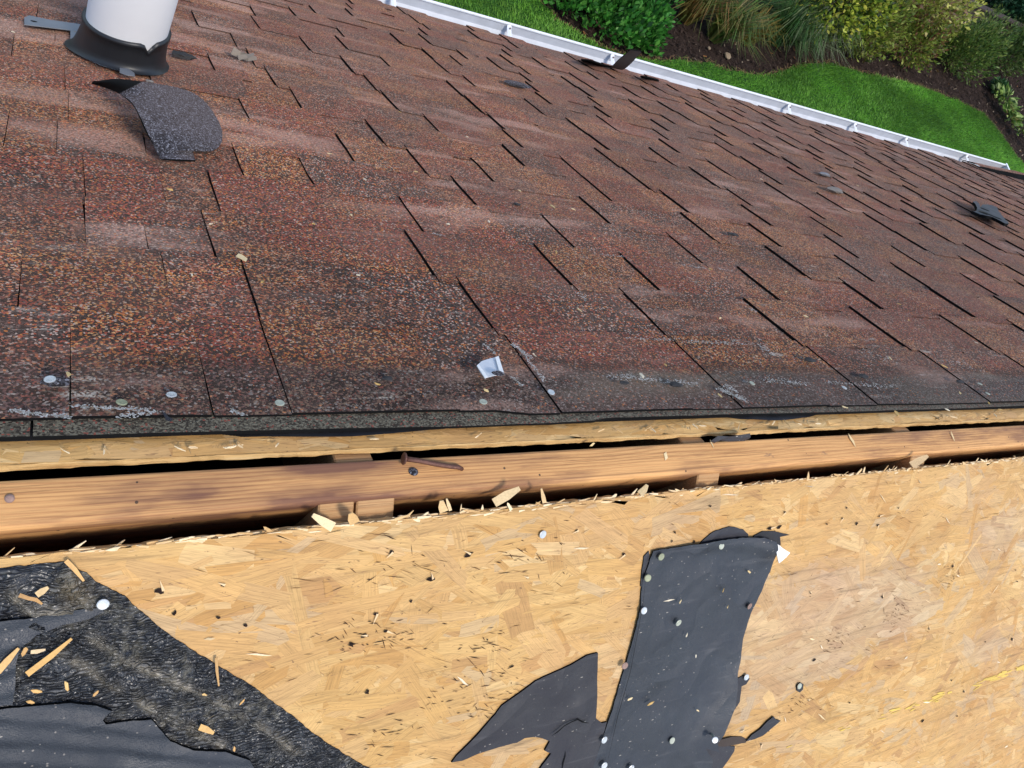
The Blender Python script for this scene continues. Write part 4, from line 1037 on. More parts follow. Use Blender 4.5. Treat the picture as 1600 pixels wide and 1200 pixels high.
# white maker's sticker and foil patch near the boot's foot
def patch(name, px, h, mat, label=None, cat=None, grp=None, parent=None, th=.0008, fn=far_ts, FN=FAR):
    P = [FN(*fn(a, b, h), h) for a, b in px]; n = len(P); nn = N1 if FN is FAR else N2
    o = mesh(name, P + [p - nn * th for p in P], [tuple(range(n)), tuple(range(2 * n - 1, n - 1, -1))] + [(i, i + n, (i + 1) % n + n, (i + 1) % n) for i in range(n)], mat, parent, origin=None if parent else P[0])
    if label: tag(o, label, cat, grp)
    return o
pp = pb + np.array([.02, -.15, 0]); 
patch('foil_patch', [(187, 106), (200, 107), (210, 114), (211, 119), (197, 117), (187, 113)], .020, M_GALV, 'crumpled grey foil scrap at the foot of the black rubber boot', 'foil scrap')

# ------------------------------------------------------------------ thin sheets: felt and membrane
def sheet(name, poly, fn, hfun, step, mat, parent=None, origin=None, th=.0012, edge=None, colfun=None, smooth=True, jit=0.0, seed=1):
    """poly in (t,s) metres; triangulated with an inner grid; skirt down by th"""
    pl = []
    for i in range(len(poly)):
        a, b = np.array(poly[i]), np.array(poly[(i + 1) % len(poly)]); n = max(1, int(np.linalg.norm(b - a) / step))
        for j in range(n):
            p = a + (b - a) * j / n
            if jit: p = p + (np.array([float(fbm(p[0] * 160, p[1] * 160, seed)), float(fbm(p[0] * 160 + 9, p[1] * 160, seed + 3))]) - .47) * jit
            pl.append(p)
    pl = np.array(pl); mn, mx = pl.min(0), pl.max(0)
    gx, gy = np.meshgrid(np.arange(mn[0], mx[0], step), np.arange(mn[1], mx[1], step)); gx = gx.ravel() + RNG.uniform(-.2, .2, gx.size) * step; gy = gy.ravel() + RNG.uniform(-.2, .2, gy.size) * step
    k = inside(gx, gy, pl); gp = np.stack([gx[k], gy[k]], 1)
    # drop inner points too near the outline
    if len(gp):
        d = np.full(len(gp), 9.0)
        for p in pl: d = np.minimum(d, np.hypot(gp[:, 0] - p[0], gp[:, 1] - p[1]))
        gp = gp[d > step * .55]
    nb = len(pl); pts = [Vector((float(a), float(b))) for a, b in np.concatenate([pl, gp])]
    res = delaunay_2d_cdt(pts, [(i, (i + 1) % nb) for i in range(nb)], [], 1, 1e-7)
    P2 = np.array([(v[0], v[1]) for v in res[0]]); T = [tuple(f) for f in res[2]]
    H = hfun(P2[:, 0], P2[:, 1])
    V = [fn(P2[i, 0], P2[i, 1], H[i]) for i in range(len(P2))]
    ecount = {}
    for f in T:
        for a, b in zip(f, f[1:] + f[:1]): ecount[(a, b)] = 1
    bd = [(a, b) for (a, b) in ecount if (b, a) not in ecount]
    mp = {}; n0 = len(V); nn = N2 if fn is NEAR else N1
    for a, b in bd:
        for q_ in (a, b):
            if q_ not in mp:
                mp[q_] = len(V); V.append(V[q_]); V.append(V[q_] - nn * min(th, max(.0003, H[q_] + .0005)))
    Fc = [f for f in T] + [(mp[b], mp[a], mp[a] + 1, mp[b] + 1) for a, b in bd]
    col = None
    if colfun is not None:
        c0 = colfun(P2[:, 0], P2[:, 1], H); col = np.zeros((len(V), 3)); col[:n0] = c0
        for a, b in mp.items(): col[b] = c0[a] * .6; col[b + 1] = c0[a] * .6
    mats = [mat, edge or M_EDGE]
    return mesh(name, V, Fc, mats, parent, col=col, midx=[0] * len(T) + [1] * len(bd), smooth=[smooth] * len(T) + [False] * len(bd), origin=origin)
def NP(lst): return [near_ts(a, b) for a, b in lst]
def nail_mesh(mat, r=.0046, name='nail'):
    bm = bmesh.new(); n = 14
    rg = [[(r * math.cos(2 * math.pi * j / n), r * math.sin(2 * math.pi * j / n), z) for j in range(n)] for r, z in ((r, 0), (r, .0007), (r * .86, .0011), (r * .4, .0009))]
    V, F_ = loft(rg, True, False); F_.append(tuple(3 * n + j for j in range(n)))
    me = bpy.data.meshes.new(name); me.from_pydata(V, [], F_); me.materials.append(mat); me.update(); return me
NM = {'steel': nail_mesh(M_STEEL), 'old': nail_mesh(M_STEEL2), 'green': nail_mesh(M_GREEN), 'rust': nail_mesh(M_RUST2)}
def nail(px, py, kind, fn, FN, h, label=None, parent=None, name='roofing_nail', tilt=(.08, .08), grp='roofing nail heads'):
    p = FN(*fn(px, py, h), h); o = bpy.data.objects.new(name, NM[kind]); COL.objects.link(o)
    nn = np.array(N1 if FN is FAR else N2) + np.array([random.gauss(0, tilt[0]), random.gauss(0, tilt[1]), 0])
    o.rotation_mode = 'QUATERNION'; o.rotation_quaternion = Vector(nn).to_track_quat('Z', 'Y')
    if parent is not None: o.parent = parent; o.location = Vector(p - wloc(parent))
    else: o.location = Vector(p); tag(o, label, 'nail', grp)
    o['_w'] = [float(c) for c in p]; return o

# --- long felt strip
org = NEAR(*near_ts(1060, 1010))
fs = empty('felt_strip', org, 'long dark blue grey felt strip nailed across the bare sheathing with a folded white corner', 'roofing felt')
sp = NP([(1017, 858), (1080, 847), (1140, 838), (1185, 836), (1200, 840), (1206, 862), (1200, 890), (1186, 922), (1170, 955), (1156, 1008), (1143, 1060), (1136, 1092), (1127, 1118), (1118, 1138), (1110, 1152), (1112, 1165),
         (1095, 1163), (1105, 1180), (1100, 1260), (905, 1290), (924, 1200), (946, 1130), (965, 1070), (985, 1000), (997, 950), (1002, 905)])
axs = np.array(near_ts(1105, 845)); axe = np.array(near_ts(1010, 1200)); dA = (axe - axs) / np.linalg.norm(axe - axs); dB = np.array([-dA[1], dA[0]])
def h_strip(x, s):
    u = (x - axs[0]) * dA[0] + (s - axs[1]) * dA[1]; v = (x - axs[0]) * dB[0] + (s - axs[1]) * dB[1]
    right = np.clip(-v, 0, 1) if near_ts(1200, 900)[0] and ((np.array(near_ts(1180, 930)) - axs) @ dB) < 0 else np.clip(v, 0, 1)
    h = .0042 + .0025 * (fbm(x * 14, s * 14, 14, 3) - .5) * 2 + .0016 * np.sin(u * 55 + v * 20) * np.clip(u / .3, 0, 1)
    h += np.clip((right - .05) / .05, 0, 1.6) ** 2 * .007 * np.clip(1.2 - np.abs(u - .26) / .10, 0, 1)
    h += np.exp(-(u / .012) ** 2) * .004
    cr_ = near_ts(1196, 850); h += .007 * np.exp(-((x - cr_[0]) ** 2 + (s - cr_[1]) ** 2) / .022 ** 2)
    h -= .0022 * np.exp(-((v * .6 + u - .115) / .012) ** 2)
    return np.maximum(h, .0026)
sheet('felt_sheet', sp, NEAR, h_strip, .005, M_FELT, fs, th=.0016, jit=.0022)
fb = NP([(1200, 842), (1207, 847), (1213, 852), (1223, 858), (1217, 865), (1211, 870), (1206, 874), (1203, 862)])
sheet('folded_corner', fb, NEAR, lambda x, s: .0125 + 0 * x, .005, M_WHITE, fs, th=.001, edge=M_WHITE)
# older felt left under the strip
def under(px, h, mat=M_FELT2, nm='felt_scrap', lab=None, grp='torn felt scraps on the sheathing', jit=.003, step=.005):
    pl = NP(px); return tag(sheet(nm, pl, NEAR, lambda x, s: h + .0006 * (fbm(x * 30, s * 30, 8) - .5), step, mat, None, NEAR(*pl[0], h), th=.0012, jit=jit), lab, 'felt scrap', grp)
under([(1090, 850), (1098, 841), (1112, 830), (1138, 822), (1160, 826), (1167, 834), (1168, 852)], .0022, lab='rounded felt scrap showing above the top edge of the felt strip')
under([(1172, 850), (1176, 836), (1190, 829), (1208, 829), (1232, 835), (1217, 838), (1218, 850), (1212, 855)], .0023, M_FELTS, lab='black torn felt scrap with a thin spike behind the folded white corner', jit=.0008)
under([(1012, 860), (1004, 868), (1001, 892), (999, 915), (1003, 920), (1015, 900)], .0022, lab='sliver of old felt along the upper left edge of the felt strip')
sc1 = under([(1136, 1085), (1140, 1072), (1150, 1060), (1163, 1053), (1170, 1059), (1164, 1068), (1157, 1071), (1156, 1082), (1154, 1095), (1146, 1108), (1138, 1125), (1126, 1146), (1112, 1150)], .0021, lab='jagged felt scrap pinned by a nail at the right edge of the strip')
nail(1166, 1058, 'steel', near_ts, NEAR, .0045, parent=sc1, name='nail')
under([(1163, 1156), (1172, 1146), (1185, 1137), (1196, 1125), (1206, 1117), (1209, 1122), (1217, 1124), (1205, 1134), (1190, 1147), (1176, 1153)], .0035, lab='narrow torn felt tongue pointing right beside the bent nail', jit=.001)
under([(1085, 1158), (1118, 1163), (1147, 1165), (1146, 1172), (1136, 1188), (1122, 1206), (1110, 1240), (1080, 1240)], .0019, lab='wide felt scrap under the lower end of the felt strip')
tri = [(704, 1189), (712, 1178), (742, 1148), (772, 1114), (782, 1100), (808, 1082), (835, 1062), (865, 1048), (890, 1037), (915, 1022), (932, 1018), (931, 1060), (931, 1085), (929, 1120), (938, 1128), (946, 1126), (920, 1212), (830, 1215), (846, 1192), (859, 1175),
       (849, 1170), (857, 1156), (845, 1151), (832, 1149), (818, 1151), (806, 1158), (780, 1164), (745, 1175), (720, 1186)]
tp = NP(tri)
ct = sheet('felt_scrap', tp, NEAR, lambda x, s: .0030 + .0016 * (fbm(x * 18, s * 18, 9) - .4) + .003 * np.exp(-((x - near_ts(905, 1110)[0]) ** 2 + (s - near_ts(905, 1110)[1]) ** 2) / .016 ** 2), .005, M_FELT2, None, NEAR(*tp[0], .002), th=.0022, jit=.001)
tag(ct, 'large pointed felt scrap like a fin left of the felt strip', 'felt scrap', 'torn felt scraps on the sheathing')
def crack(px, w, parent, h=.0062):
    P = [near_ts(a, b, h) for a, b in px]; V = []
    for i, p in enumerate(P):
        a, b = np.array(P[max(i - 1, 0)]), np.array(P[min(i + 1, len(P) - 1)]); d = (b - a) / np.linalg.norm(b - a); sdv = np.array([-d[1], d[0]]) * w * (.2 if i in (0, len(P) - 1) else random.uniform(.6, 1.3))
        V += [NEAR(*(np.array(p) + sdv), h), NEAR(*(np.array(p) - sdv), h)]
    mesh('tear', V, [(2 * i, 2 * i + 1, 2 * i + 3, 2 * i + 2) for i in range(len(P) - 1)], M_EDGE, parent)
crack([(862, 1150), (872, 1143), (882, 1134), (893, 1128), (903, 1124), (910, 1128), (920, 1130)], .0009, ct, .0068)
crack([(884, 1174), (883, 1182), (880, 1192), (878, 1205)], .0009, ct, .0045)
for px, py, kd in [(1033, 870, 'green'), (1012, 903, 'green'), (1006, 954, 'steel'), (1060, 973, 'old'), (1127, 853, 'old'), (976, 1040, 'rust'), (944, 1156, 'steel'), (1050, 1157, 'old'), (944, 1196, 'steel'), (986, 1200, 'steel'), (1171, 947, 'rust')]:
    nail(px, py, kd, near_ts, NEAR, .0075, parent=fs, name='nail', tilt=(.12, .12))
crack([(1009, 905), (1004, 948), (985, 1050), (965, 1120), (948, 1196)], .00035, fs, .0068)
nail(848, 835, 'steel', near_ts, NEAR, .0028, 'shiny nail head standing alone on bare sheathing near the torn edge')
nb_ = under([(1243, 1078), (1243, 1070), (1249, 1065), (1254, 1068), (1253, 1076), (1248, 1081)], .0022, M_FELTS, lab='tiny black felt scrap held by a lone nail right of the felt strip', jit=0, step=.004)
nail(1249, 1072, 'old', near_ts, NEAR, .004, parent=nb_, name='nail')
# bent, half pulled nail at the lower right corner of the strip
bpn = NEAR(*near_ts(1109, 1143, .004), .004); tipn = NEAR(*near_ts(1117, 1156, .024), .024)
bn = empty('bent_nail', bpn, 'half pulled roofing nail with bright head at the lower right corner of the strip', 'nail')
V, F_ = tube([bpn - N2 * .004, bpn + (tipn - bpn) * .5 + X * .001, tipn], [.0016, .0016, .0016], 8); mesh('shank', V, F_, M_STEEL2, bn, smooth=True)
hd = bpy.data.objects.new('head', NM['steel']); COL.objects.link(hd); hd.parent = bn; hd.location = Vector(tipn - bpn); hd.rotation_mode = 'QUATERNION'
hd.rotation_quaternion = Vector(tipn - bpn + N2 * .01).to_track_quat('Z', 'Y')
# dark sheet laid in for the shadow on the wood beside the bent nail
shade_poly = NP([(1108, 1150), (1122, 1153), (1140, 1149), (1158, 1150), (1168, 1155), (1164, 1160), (1150, 1162), (1128, 1164), (1112, 1163)])
tag(sheet('felt_scrap', shade_poly, NEAR, lambda x, s: .0025 + .0015 * np.sin((x - shade_poly[0][0]) * 60), .004, M_DARK, None, NEAR(*shade_poly[0]), th=.001), 'dark brown sheet standing in for the shadow between the bent nail and the felt tongue', 'felt scrap', 'torn felt scraps on the sheathing')

# --- wrinkled self-adhesive membrane, lower left
mem_px = [(-160, 905), (-60, 892), (0, 887), (60, 880), (100, 877), (118, 886), (135, 893), (150, 908), (175, 921), (195, 930), (215, 950), (245, 975), (275, 998), (310, 1020), (335, 1036), (370, 1056), (405, 1078), (430, 1098), (455, 1116), (480, 1137), (512, 1160), (545, 1182), (580, 1200), (640, 1250), (-160, 1330)]
mp_ = NP(mem_px)
und = empty('torn_underlayment', NEAR(*near_ts(150, 1050)), 'wrinkled black adhesive underlayment torn diagonally at the lower left of the bare sheathing', 'underlayment')
smooth_px_a = [(-160, 985), (0, 964), (60, 957), (130, 946), (158, 945), (163, 950), (140, 960), (95, 971), (58, 985), (34, 1004), (26, 1030), (24, 1068), (20, 1095), (-160, 1110)]
smooth_px_b = [(-160, 1110), (-20, 1102), (40, 1098), (80, 1093), (110, 1090), (150, 1095), (175, 1104), (160, 1118), (165, 1124), (190, 1122), (235, 1118), (252, 1135), (265, 1152), (300, 1165), (350, 1168), (388, 1180), (398, 1200), (420, 1330), (-160, 1330)]
sA, sB = NP(smooth_px_a), NP(smooth_px_b)
gran_px = [(30, 1040), (80, 1015), (130, 1030), (190, 1080), (230, 1118), (300, 1140), (390, 1185), (250, 1160), (160, 1105), (40, 1100)]
gP = NP(gran_px)
def wr(x, s):
    wx = (fbm(x * 16, s * 16, 91, 3) - .5); ws = (fbm(x * 16 + 7, s * 16, 93, 3) - .5)
    th_ = 5.0 * (fbm(x * 9, s * 9, 95, 2) - .5) + .7
    k = 620.0
    ph = (np.cos(th_) * (x + wx * .012) + np.sin(th_) * (s + ws * .012)) * k + 5 * fbm(x * 38, s * 38, 97, 2)
    r1 = 1 - np.abs(np.sin(ph))
    ph2 = (np.cos(th_ + .5) * x + np.sin(th_ + .5) * s) * 430 + 5 * fbm(x * 34 + 3, s * 34, 99, 2)
    r2 = 1 - np.abs(np.sin(ph2))
    am = np.clip(fbm(x * 40, s * 40, 101, 3) * 2.2 - .35, .15, 1.1)
    return np.maximum(r1 ** 1.4, .85 * r2 ** 1.4) * am
RIB = [[(52, 972), (95, 992), (120, 1012)], [(118, 975), (170, 1008), (200, 1028), (255, 1052), (320, 1080), (390, 1120), (460, 1170)], [(85, 1012), (130, 1040), (165, 1062), (215, 1090), (250, 1112), (300, 1135), (345, 1160)], [(110, 890), (118, 920), (140, 945)], [(20, 925), (55, 955), (110, 950)]]
RIBM = [[near_ts(*p) for p in r] for r in RIB]
def segd(x, s, pts):
    d = np.full(np.shape(x), 9.0)
    for a, b in zip(pts[:-1], pts[1:]):
        ax_, as_ = a; dx_, ds_ = b[0] - a[0], b[1] - a[1]; tt = np.clip(((x - ax_) * dx_ + (s - as_) * ds_) / (dx_ * dx_ + ds_ * ds_), 0, 1)
        d = np.minimum(d, np.hypot(x - ax_ - tt * dx_, s - as_ - tt * ds_))
    return d
def mem_h(x, s):
    g = inside(np.asarray(x), np.asarray(s), gP)
    h = .0022 + .0024 * wr(x, s) + .002 * (fbm(x * 22, s * 22, 103, 3) - .3)
    for r in RIBM: h = h + .0042 * np.exp(-(segd(x, s, r) / .0032) ** 2)
    h = np.where(g, .0024 + .0022 * np.abs(fbm(x * 330, s * 330, 105, 2) - .45) * 2, h)
    d = segd(x, s, mp_[:24]); h = .0010 + (h - .0010) * np.clip(d / .006, .25, 1)
    return h
def mem_c(x, s, h):
    c = np.tile(np.array([.012, .013, .016]), (len(x), 1)); n1_ = fbm(x * 45, s * 45, 111, 3)
    pale = np.clip((fbm(x * 24 + 2, s * 24, 113, 3) - .47) * 7, 0, .85) * np.clip((fbm(x * 260, s * 260, 117, 2) - .3) * 3, 0, 1)
    c = c * (1 - pale[:, None]) + pale[:, None] * np.array([.135, .120, .088])
    for r in RIBM[1:]:
        f = np.exp(-(segd(x, s, r) / .0042) ** 2)[:, None] * np.clip(fbm(x * 90, s * 90, 119, 2)[:, None] * 2.4 - .45, 0, 1); c = c * (1 - f) + f * np.array([.24, .205, .15])
    ta = near_ts(118, 920); f = np.exp(-((x - ta[0]) ** 2 + (s - ta[1]) ** 2) / .009 ** 2)[:, None] * np.clip(n1_[:, None] * 2 - .4, 0, 1); c = c * (1 - f) + f * np.array([.20, .14, .06])
    return c
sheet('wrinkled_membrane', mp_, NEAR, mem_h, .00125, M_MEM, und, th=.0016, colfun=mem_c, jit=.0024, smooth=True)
ra = lambda x, s: .0062 + .0012 * np.sin(s * 330 + x * 60) + .001 * fbm(x * 40, s * 40, 3)
sheet('smooth_felt', sA, NEAR, ra, .004, M_FELT, und, th=.002, jit=.001)
def rb(x, s):
    v = np.array(near_ts(60, 1150)); return .0060 + .0022 * np.sin((s - v[1]) * 330 - (x - v[0]) * 130 + 3 * fbm(x * 14, s * 14, 5)) * .5 + .0022 * fbm(x * 26, s * 26, 9)
sheet('smooth_felt', sB, NEAR, rb, .004, M_FELT, und, th=.003, jit=.0016)
nail(161, 944, 'steel', near_ts, NEAR, .0085, parent=und, name='nail')
# splinters lying on the membrane and elsewhere, one object each
for lab, pts, w, hs, c in [
    ('long orange splinter lying on black underlayment, largest of those there', [(42, 1054), (80, 1025), (112, 998)], .0042, (.010, .011, .012), (.72, .42, .14)),
    ('orange splinter at the left frame edge on the underlayment', [(-4, 1050), (12, 1032), (29, 1013)], .0048, (.010, .010, .010), (.70, .42, .16)),
    ('thin curved splinter hanging over the top corner of the underlayment', [(103, 876), (117, 890), (131, 908)], .0036, (.007, .009, .008), (.66, .38, .14)),
    ('short pale splinter forming a T with a twig on the underlayment', [(57, 930), (66, 924), (75, 918)], .0050, (.011, .013, .014), (.72, .50, .25)),
    ('crooked brown twig on the underlayment beside the short pale splinter', [(30, 930), (45, 935), (56, 937), (66, 944)], .0030, (.010, .012, .012, .009), (.52, .29, .11)),
    ('pale narrow splinter under the largest orange splinter', [(48, 1019), (58, 1018), (71, 1015)], .0030, (.011, .011, .011), (.76, .55, .30)),
    ('upright thin splinter across the diagonal torn edge', [(338, 1028), (339, 1048), (342, 1072)], .0026, (.006, .009, .009), (.50, .29, .11)),
    ('short orange chip on the membrane below the middle rib', [(312, 1136), (323, 1140), (334, 1146)], .0048, (.011, .011, .011), (.70, .42, .15))]:
    big_splinter(lab, pts, w, hs, c)
def chip(px, py, L, W, a, c, fn, FN, h, label, name='wood_chip', grp='small loose wood chips'):
    L *= .78; W *= .7
    t, s = fn(px, py, h); k = 6; V = []
    for i, (u, v) in enumerate(((-.5, .1), (-.2, -.5), (.3, -.42), (.5, -.05), (.25, .5), (-.3, .42))):
        u += random.gauss(0, .05); v += random.gauss(0, .08); V.append(FN(t + L * u * math.cos(a) - W * v * math.sin(a), s + L * u * math.sin(a) + W * v * math.cos(a), h + random.uniform(0, .0012)))
    nn = N1 if FN is FAR else N2; n = 6
    o = mesh(name, V + [v - nn * .0008 for v in V], [tuple(range(6)), tuple(range(11, 5, -1))] + [(i, i + n, (i + 1) % n + n, (i + 1) % n) for i in range(n)], M_CHIP, None, col=[np.array(c) * random.uniform(.85, 1.1)] * 12, origin=V[0])
    return tag(o, label, 'wood chip', grp)
YC = [(.62, .44, .20), (.72, .55, .30), (.58, .36, .12), (.75, .64, .46)]
FARCH = [(864, 323, .022), (896, 327, .012), (869, 394, .016), (929, 372, .014), (812, 298, .01), (764, 346, .012), (905, 484, .013), (378, 402, .026), (266, 296, .010), (1003, 587, .018), (1040, 570, .01), (1391, 560, .014), (1475, 572, .018), (1405, 475, .012), (1465, 466, .010),
         (1525, 535, .010), (1420, 500, .012), (1259, 494, .012), (1125, 497, .009), (1190, 280, .012), (760, 610, .010), (1125, 618, .012), (1545, 630, .012), (1500, 614, .012), (1401, 646, .018), (1320, 636, .011), (107, 585, .010), (1060, 300, .01), (1110, 420, .012), (548, 336, .010), (490, 350, .009),
         (570, 280, .012), (410, 440, .009), (330, 350, .008), (300, 430, .008), (560, 430, .009), (835, 555, .010), (590, 600, .009), (700, 350, .009), (650, 268, .010), (980, 250, .012), (1090, 240, .012), (1340, 290, .014), (1450, 330, .016), (1228, 456, .012), (1563, 640, .014), (1480, 640, .012), (730, 214, .012), (625, 175, .010), (515, 240, .012), (118, 50, .008), (20, 50, .010)]
for px, py, L in FARCH: chip(px, py, L, L * random.uniform(.25, .5), random.uniform(0, 3.1), random.choice(YC), far_ts, FAR, .0135, 'small pale wood chip lying on the brown shingles', grp='wood chips on the shingles')
FELTCH = [(1016, 1099, .014), (984, 1092, .010), (1073, 992, .009), (1130, 922, .008), (1137, 948, .006), (1090, 1110, .007), (1170, 893, .010), (1190, 862, .008), (1087, 1025, .006), (1063, 940, .008)]
for px, py, L in FELTCH: chip(px, py, L, L * .35, random.uniform(0, 3.1), random.choice(YC), near_ts, NEAR, .0085, 'small pale wood chip lying on the long felt strip', grp='wood chips on the felt strip')
MEMCH = [(38, 1018, .011), (58, 1080, .010), (104, 1072, .012), (48, 1097, .008), (150, 1083, .008), (320, 1085, .007), (378, 1097, .008), (366, 1170, .007)]
for px, py, L in MEMCH: chip(px, py, L, L * .4, random.uniform(0, 3.1), random.choice(((.66, .38, .13), (.72, .46, .18), (.58, .33, .12))), near_ts, NEAR, .0095, 'small orange wood chip lying on the wrinkled underlayment', grp='wood chips on the underlayment')
# chips and flakes lying on the sawn edge of the far sheathing and on the ridge board
OSBT = -.0102
def far_e(px, py, h=0): return far_ts(px, py, h)
for i in range(46):
    px = random.choice([random.uniform(880, 1120), random.uniform(1150, 1600), random.uniform(0, 1600), random.gauss(330, 40)])
    x = far_ts(px, 660)[0]
    V0c = FAR(x, .538 + random.uniform(-.002, .004), OSBT + .0006)
    q_ = proj(V0c); chip(q_[0], q_[1], random.uniform(.006, .020), random.uniform(.001, .003), random.gauss(0, .9), random.choice(WC), far_ts, FAR, OSBT + random.uniform(.0006, .003), 'pale wood flake on the sawn edge below the shingles', grp='wood flakes on the sawn edge')
def bd_ts(px, py, h=0):
    r = ray(px, py); k = (ZB + .001 + h) / r[2]; return r[0] * k, r[1] * k
def BD(x, y, h=0): return CAM + np.array([x, y, ZB + .001 + h])
def bchip(px, py, L, W, a, c, label):
    x, y = bd_ts(px, py); V = []
    for (u, v) in ((-.5, .1), (-.1, -.5), (.5, -.05), (.2, .5)): V.append(BD(x + L * u * math.cos(a) - W * v * math.sin(a), y + L * u * math.sin(a) + W * v * math.cos(a), random.uniform(.0004, .0016)))
    tag(mesh('wood_chip', V + [v - np.array([0, 0, .0008]) for v in V], [(0, 1, 2, 3), (7, 6, 5, 4)] + [(i, i + 4, (i + 1) % 4 + 4, (i + 1) % 4) for i in range(4)], M_CHIP, None, col=[c] * 8, origin=V[0]), label, 'wood chip', 'wood chips on the ridge board')
bchip(1331, 688, .022, .006, 1.9, (.72, .52, .26), 'large pale wood chip lying on the ridge board toward the right')
bchip(1040, 713, .012, .006, 1.2, (.74, .56, .30), 'pale oval wood chip lying in the middle of the ridge board')
bchip(1112, 694, .012, .002, 1.7, (.74, .56, .30), 'thin wood chip on the board beside the black felt fragment')
bchip(1488, 682, .018, .003, 1.6, (.74, .54, .28), 'slim upright pale chip at the right end of the ridge board')
bchip(925, 695, .010, .003, .4, (.70, .50, .24), 'short wood chip at the far edge of the ridge board')

# rusty bent nail lying on the ridge board
def on_bd(px, py, h): x, y = bd_ts(px, py, h); return BD(x, y, h)
pN = [on_bd(634, 717, .006), on_bd(655, 720, .0055), on_bd(680, 725, .0045), on_bd(705, 729, .0035), on_bd(716, 730, .0035), on_bd(722, 733, .0005)]
rn = empty('rusty_nail', pN[2], 'large rusty bent nail lying on the ridge board', 'nail')
V, F_ = tube(pN, [.0027, .0026, .0026, .0026, .0026, .0022], 10); mesh('shank', V, F_, M_RUST, rn, smooth=True)
d_ = pN[1] - pN[0]; d_ /= np.linalg.norm(d_); a_, b_, _ = frame_of(d_)
R_ = [[pN[0] + d_ * q_ + r_ * (math.cos(6.283 * j / 16) * a_ + math.sin(6.283 * j / 16) * b_) for j in range(16)] for q_, r_ in ((.0004, .0030), (-.0010, .0060), (-.0022, .0063), (-.0030, .0054))]
V, F_ = loft(R_, True, True); mesh('head', V, F_, M_RUST, rn)
def disc_thing(P, nrm, r, h, mat, name, label, cat, el=1.0, grp=None):
    a, b, nn = frame_of(nrm); n = 14
    R_ = [[P + nn * z + rr * r * (math.cos(6.283 * j / n) * a * el + math.sin(6.283 * j / n) * b) for j in range(n)] for rr, z in ((1, 0), (.9, h * .7), (.5, h))]
    V, F_ = loft(R_, True); F_.append(tuple(2 * n + j for j in range(n)))
    return tag(mesh(name, V, F_, mat, None, origin=P, smooth=True), label, cat, grp)
disc_thing(on_bd(646, 737, 0), (0, 0, 1), .0042, .0020, M_SCRAP, 'asphalt_fleck', 'dark grey asphalt fleck on the ridge board below the rusty nail', 'asphalt fleck', 1.2)
nl = disc_thing(on_bd(15, 779, 0), (0, -.2, 1), .0034, .0008, M_RUST2, 'board_nail', 'flush nail head in the ridge board at the left frame edge', 'nail')
# black felt rag in the gap below the far sheathing
rag = [on_bd(1112, 688, .004), on_bd(1122, 681, .006), on_bd(1140, 682, .009), on_bd(1160, 679, .010), on_bd(1172, 677, .012), on_bd(1173, 683, .008), on_bd(1165, 687, .003), on_bd(1140, 688, .003), on_bd(1128, 686, .004), on_bd(1118, 690, .002)]
n = len(rag); tag(mesh('felt_rag', rag + [p - np.array([0, .001, .003]) for p in rag], [tuple(range(n)), tuple(range(2 * n - 1, n - 1, -1))] + [(i, i + n, (i + 1) % n + n, (i + 1) % n) for i in range(n)], M_FELT2, None, origin=rag[0]), 'ragged black felt fragment caught between ridge board and far sheathing', 'felt scrap')

# ------------------------------------------------------------------ nails and litter on the shingles
for px, py, kd, lb in [(268, 617, 'steel', 'bright white nail head on the grey ridge strip, largest at the left'), (190, 629, 'green', 'greenish nail head on the grey ridge strip'), (437, 630, 'old', 'dull tan nail head on the ridge strip below a slot'),
                       (861, 613, 'steel', 'bright nail head at the lower end of the slot by the plastic scrap'), (755, 628, 'old', 'pale worn nail head below the white plastic scrap'), 
                       (1175, 599, 'old', 'grey nail head lying in the dusty patch of the ridge strip'), (1319, 606, 'steel', 'silvery nail head on the ridge strip between two long slots'), (1531, 600, 'old', 'grey nail head on the ridge strip far along to the right'), (1543, 615, 'old', 'dull nail head just below its neighbour far along the ridge strip')]:
    nail(px, py, kd, far_ts, FAR, .0082, lb, grp='nail heads on the ridge strip')
    p = bpy.context.scene.objects  # noqa
pl = empty('plastic_scrap', FAR(*far_ts(765, 575)), 'crumpled translucent white plastic scrap on the shingles', 'plastic scrap')
patch('film', [(745, 571), (753, 564), (766, 560), (778, 557), (782, 571), (786, 584), (770, 587), (759, 590), (751, 582)], .016, M_PLAST, parent=pl)
patch('fold', [(774, 558), (779, 556), (788, 584), (782, 586)], .0185, M_WHITE, parent=pl)
patch('fold', [(745, 571), (748, 569), (762, 588), (758, 591)], .0185, M_WHITE, parent=pl)
M_TAR = flat_mat('tar', (.026, .024, .023), .8, 0, 200, .4, .5)
def blob(px, py, r, el, mat, label, cat='asphalt scrap', fn=far_ts, FN=FAR, h=.010, name='asphalt_scrap'):
    el *= 1.25; mat = M_TAR if mat is M_EDGE else mat
    P = FN(*fn(px, py, h), h); r = r * .85 * (.6 if r < .016 else .8); nn = N1 if FN is FAR else N2; ang = random.uniform(-.4, .4)
    bm = bmesh.new(); bmesh.ops.create_icosphere(bm, subdivisions=2, radius=r)
    for v in bm.verts:
        f = .35 + 1.3 * float(fbm(v.co.x / r * 1.6 + px, v.co.y / r * 1.6 + v.co.z / r * 1.2, 5, 3)); v.co *= f; v.co.x *= el; v.co.z *= .45
    me = bpy.data.meshes.new(name); bm.to_mesh(me); bm.free(); me.materials.append(mat)
    o = bpy.data.objects.new(name, me); o.location = Vector(P); o.rotation_mode = 'QUATERNION'; o.rotation_quaternion = Vector(nn).to_track_quat('Z', 'Y'); COL.objects.link(o)
    return tag(o, label, cat, 'small dark scraps on the roof')
blob(778, 583, .009, 1.5, M_SCRAP, 'dark pointed asphalt scrap on top of the plastic scrap', h=.021)
blob(86, 597, .012, 1.8, M_SCRAP, 'torn asphalt lump at the left end of the ridge strip')
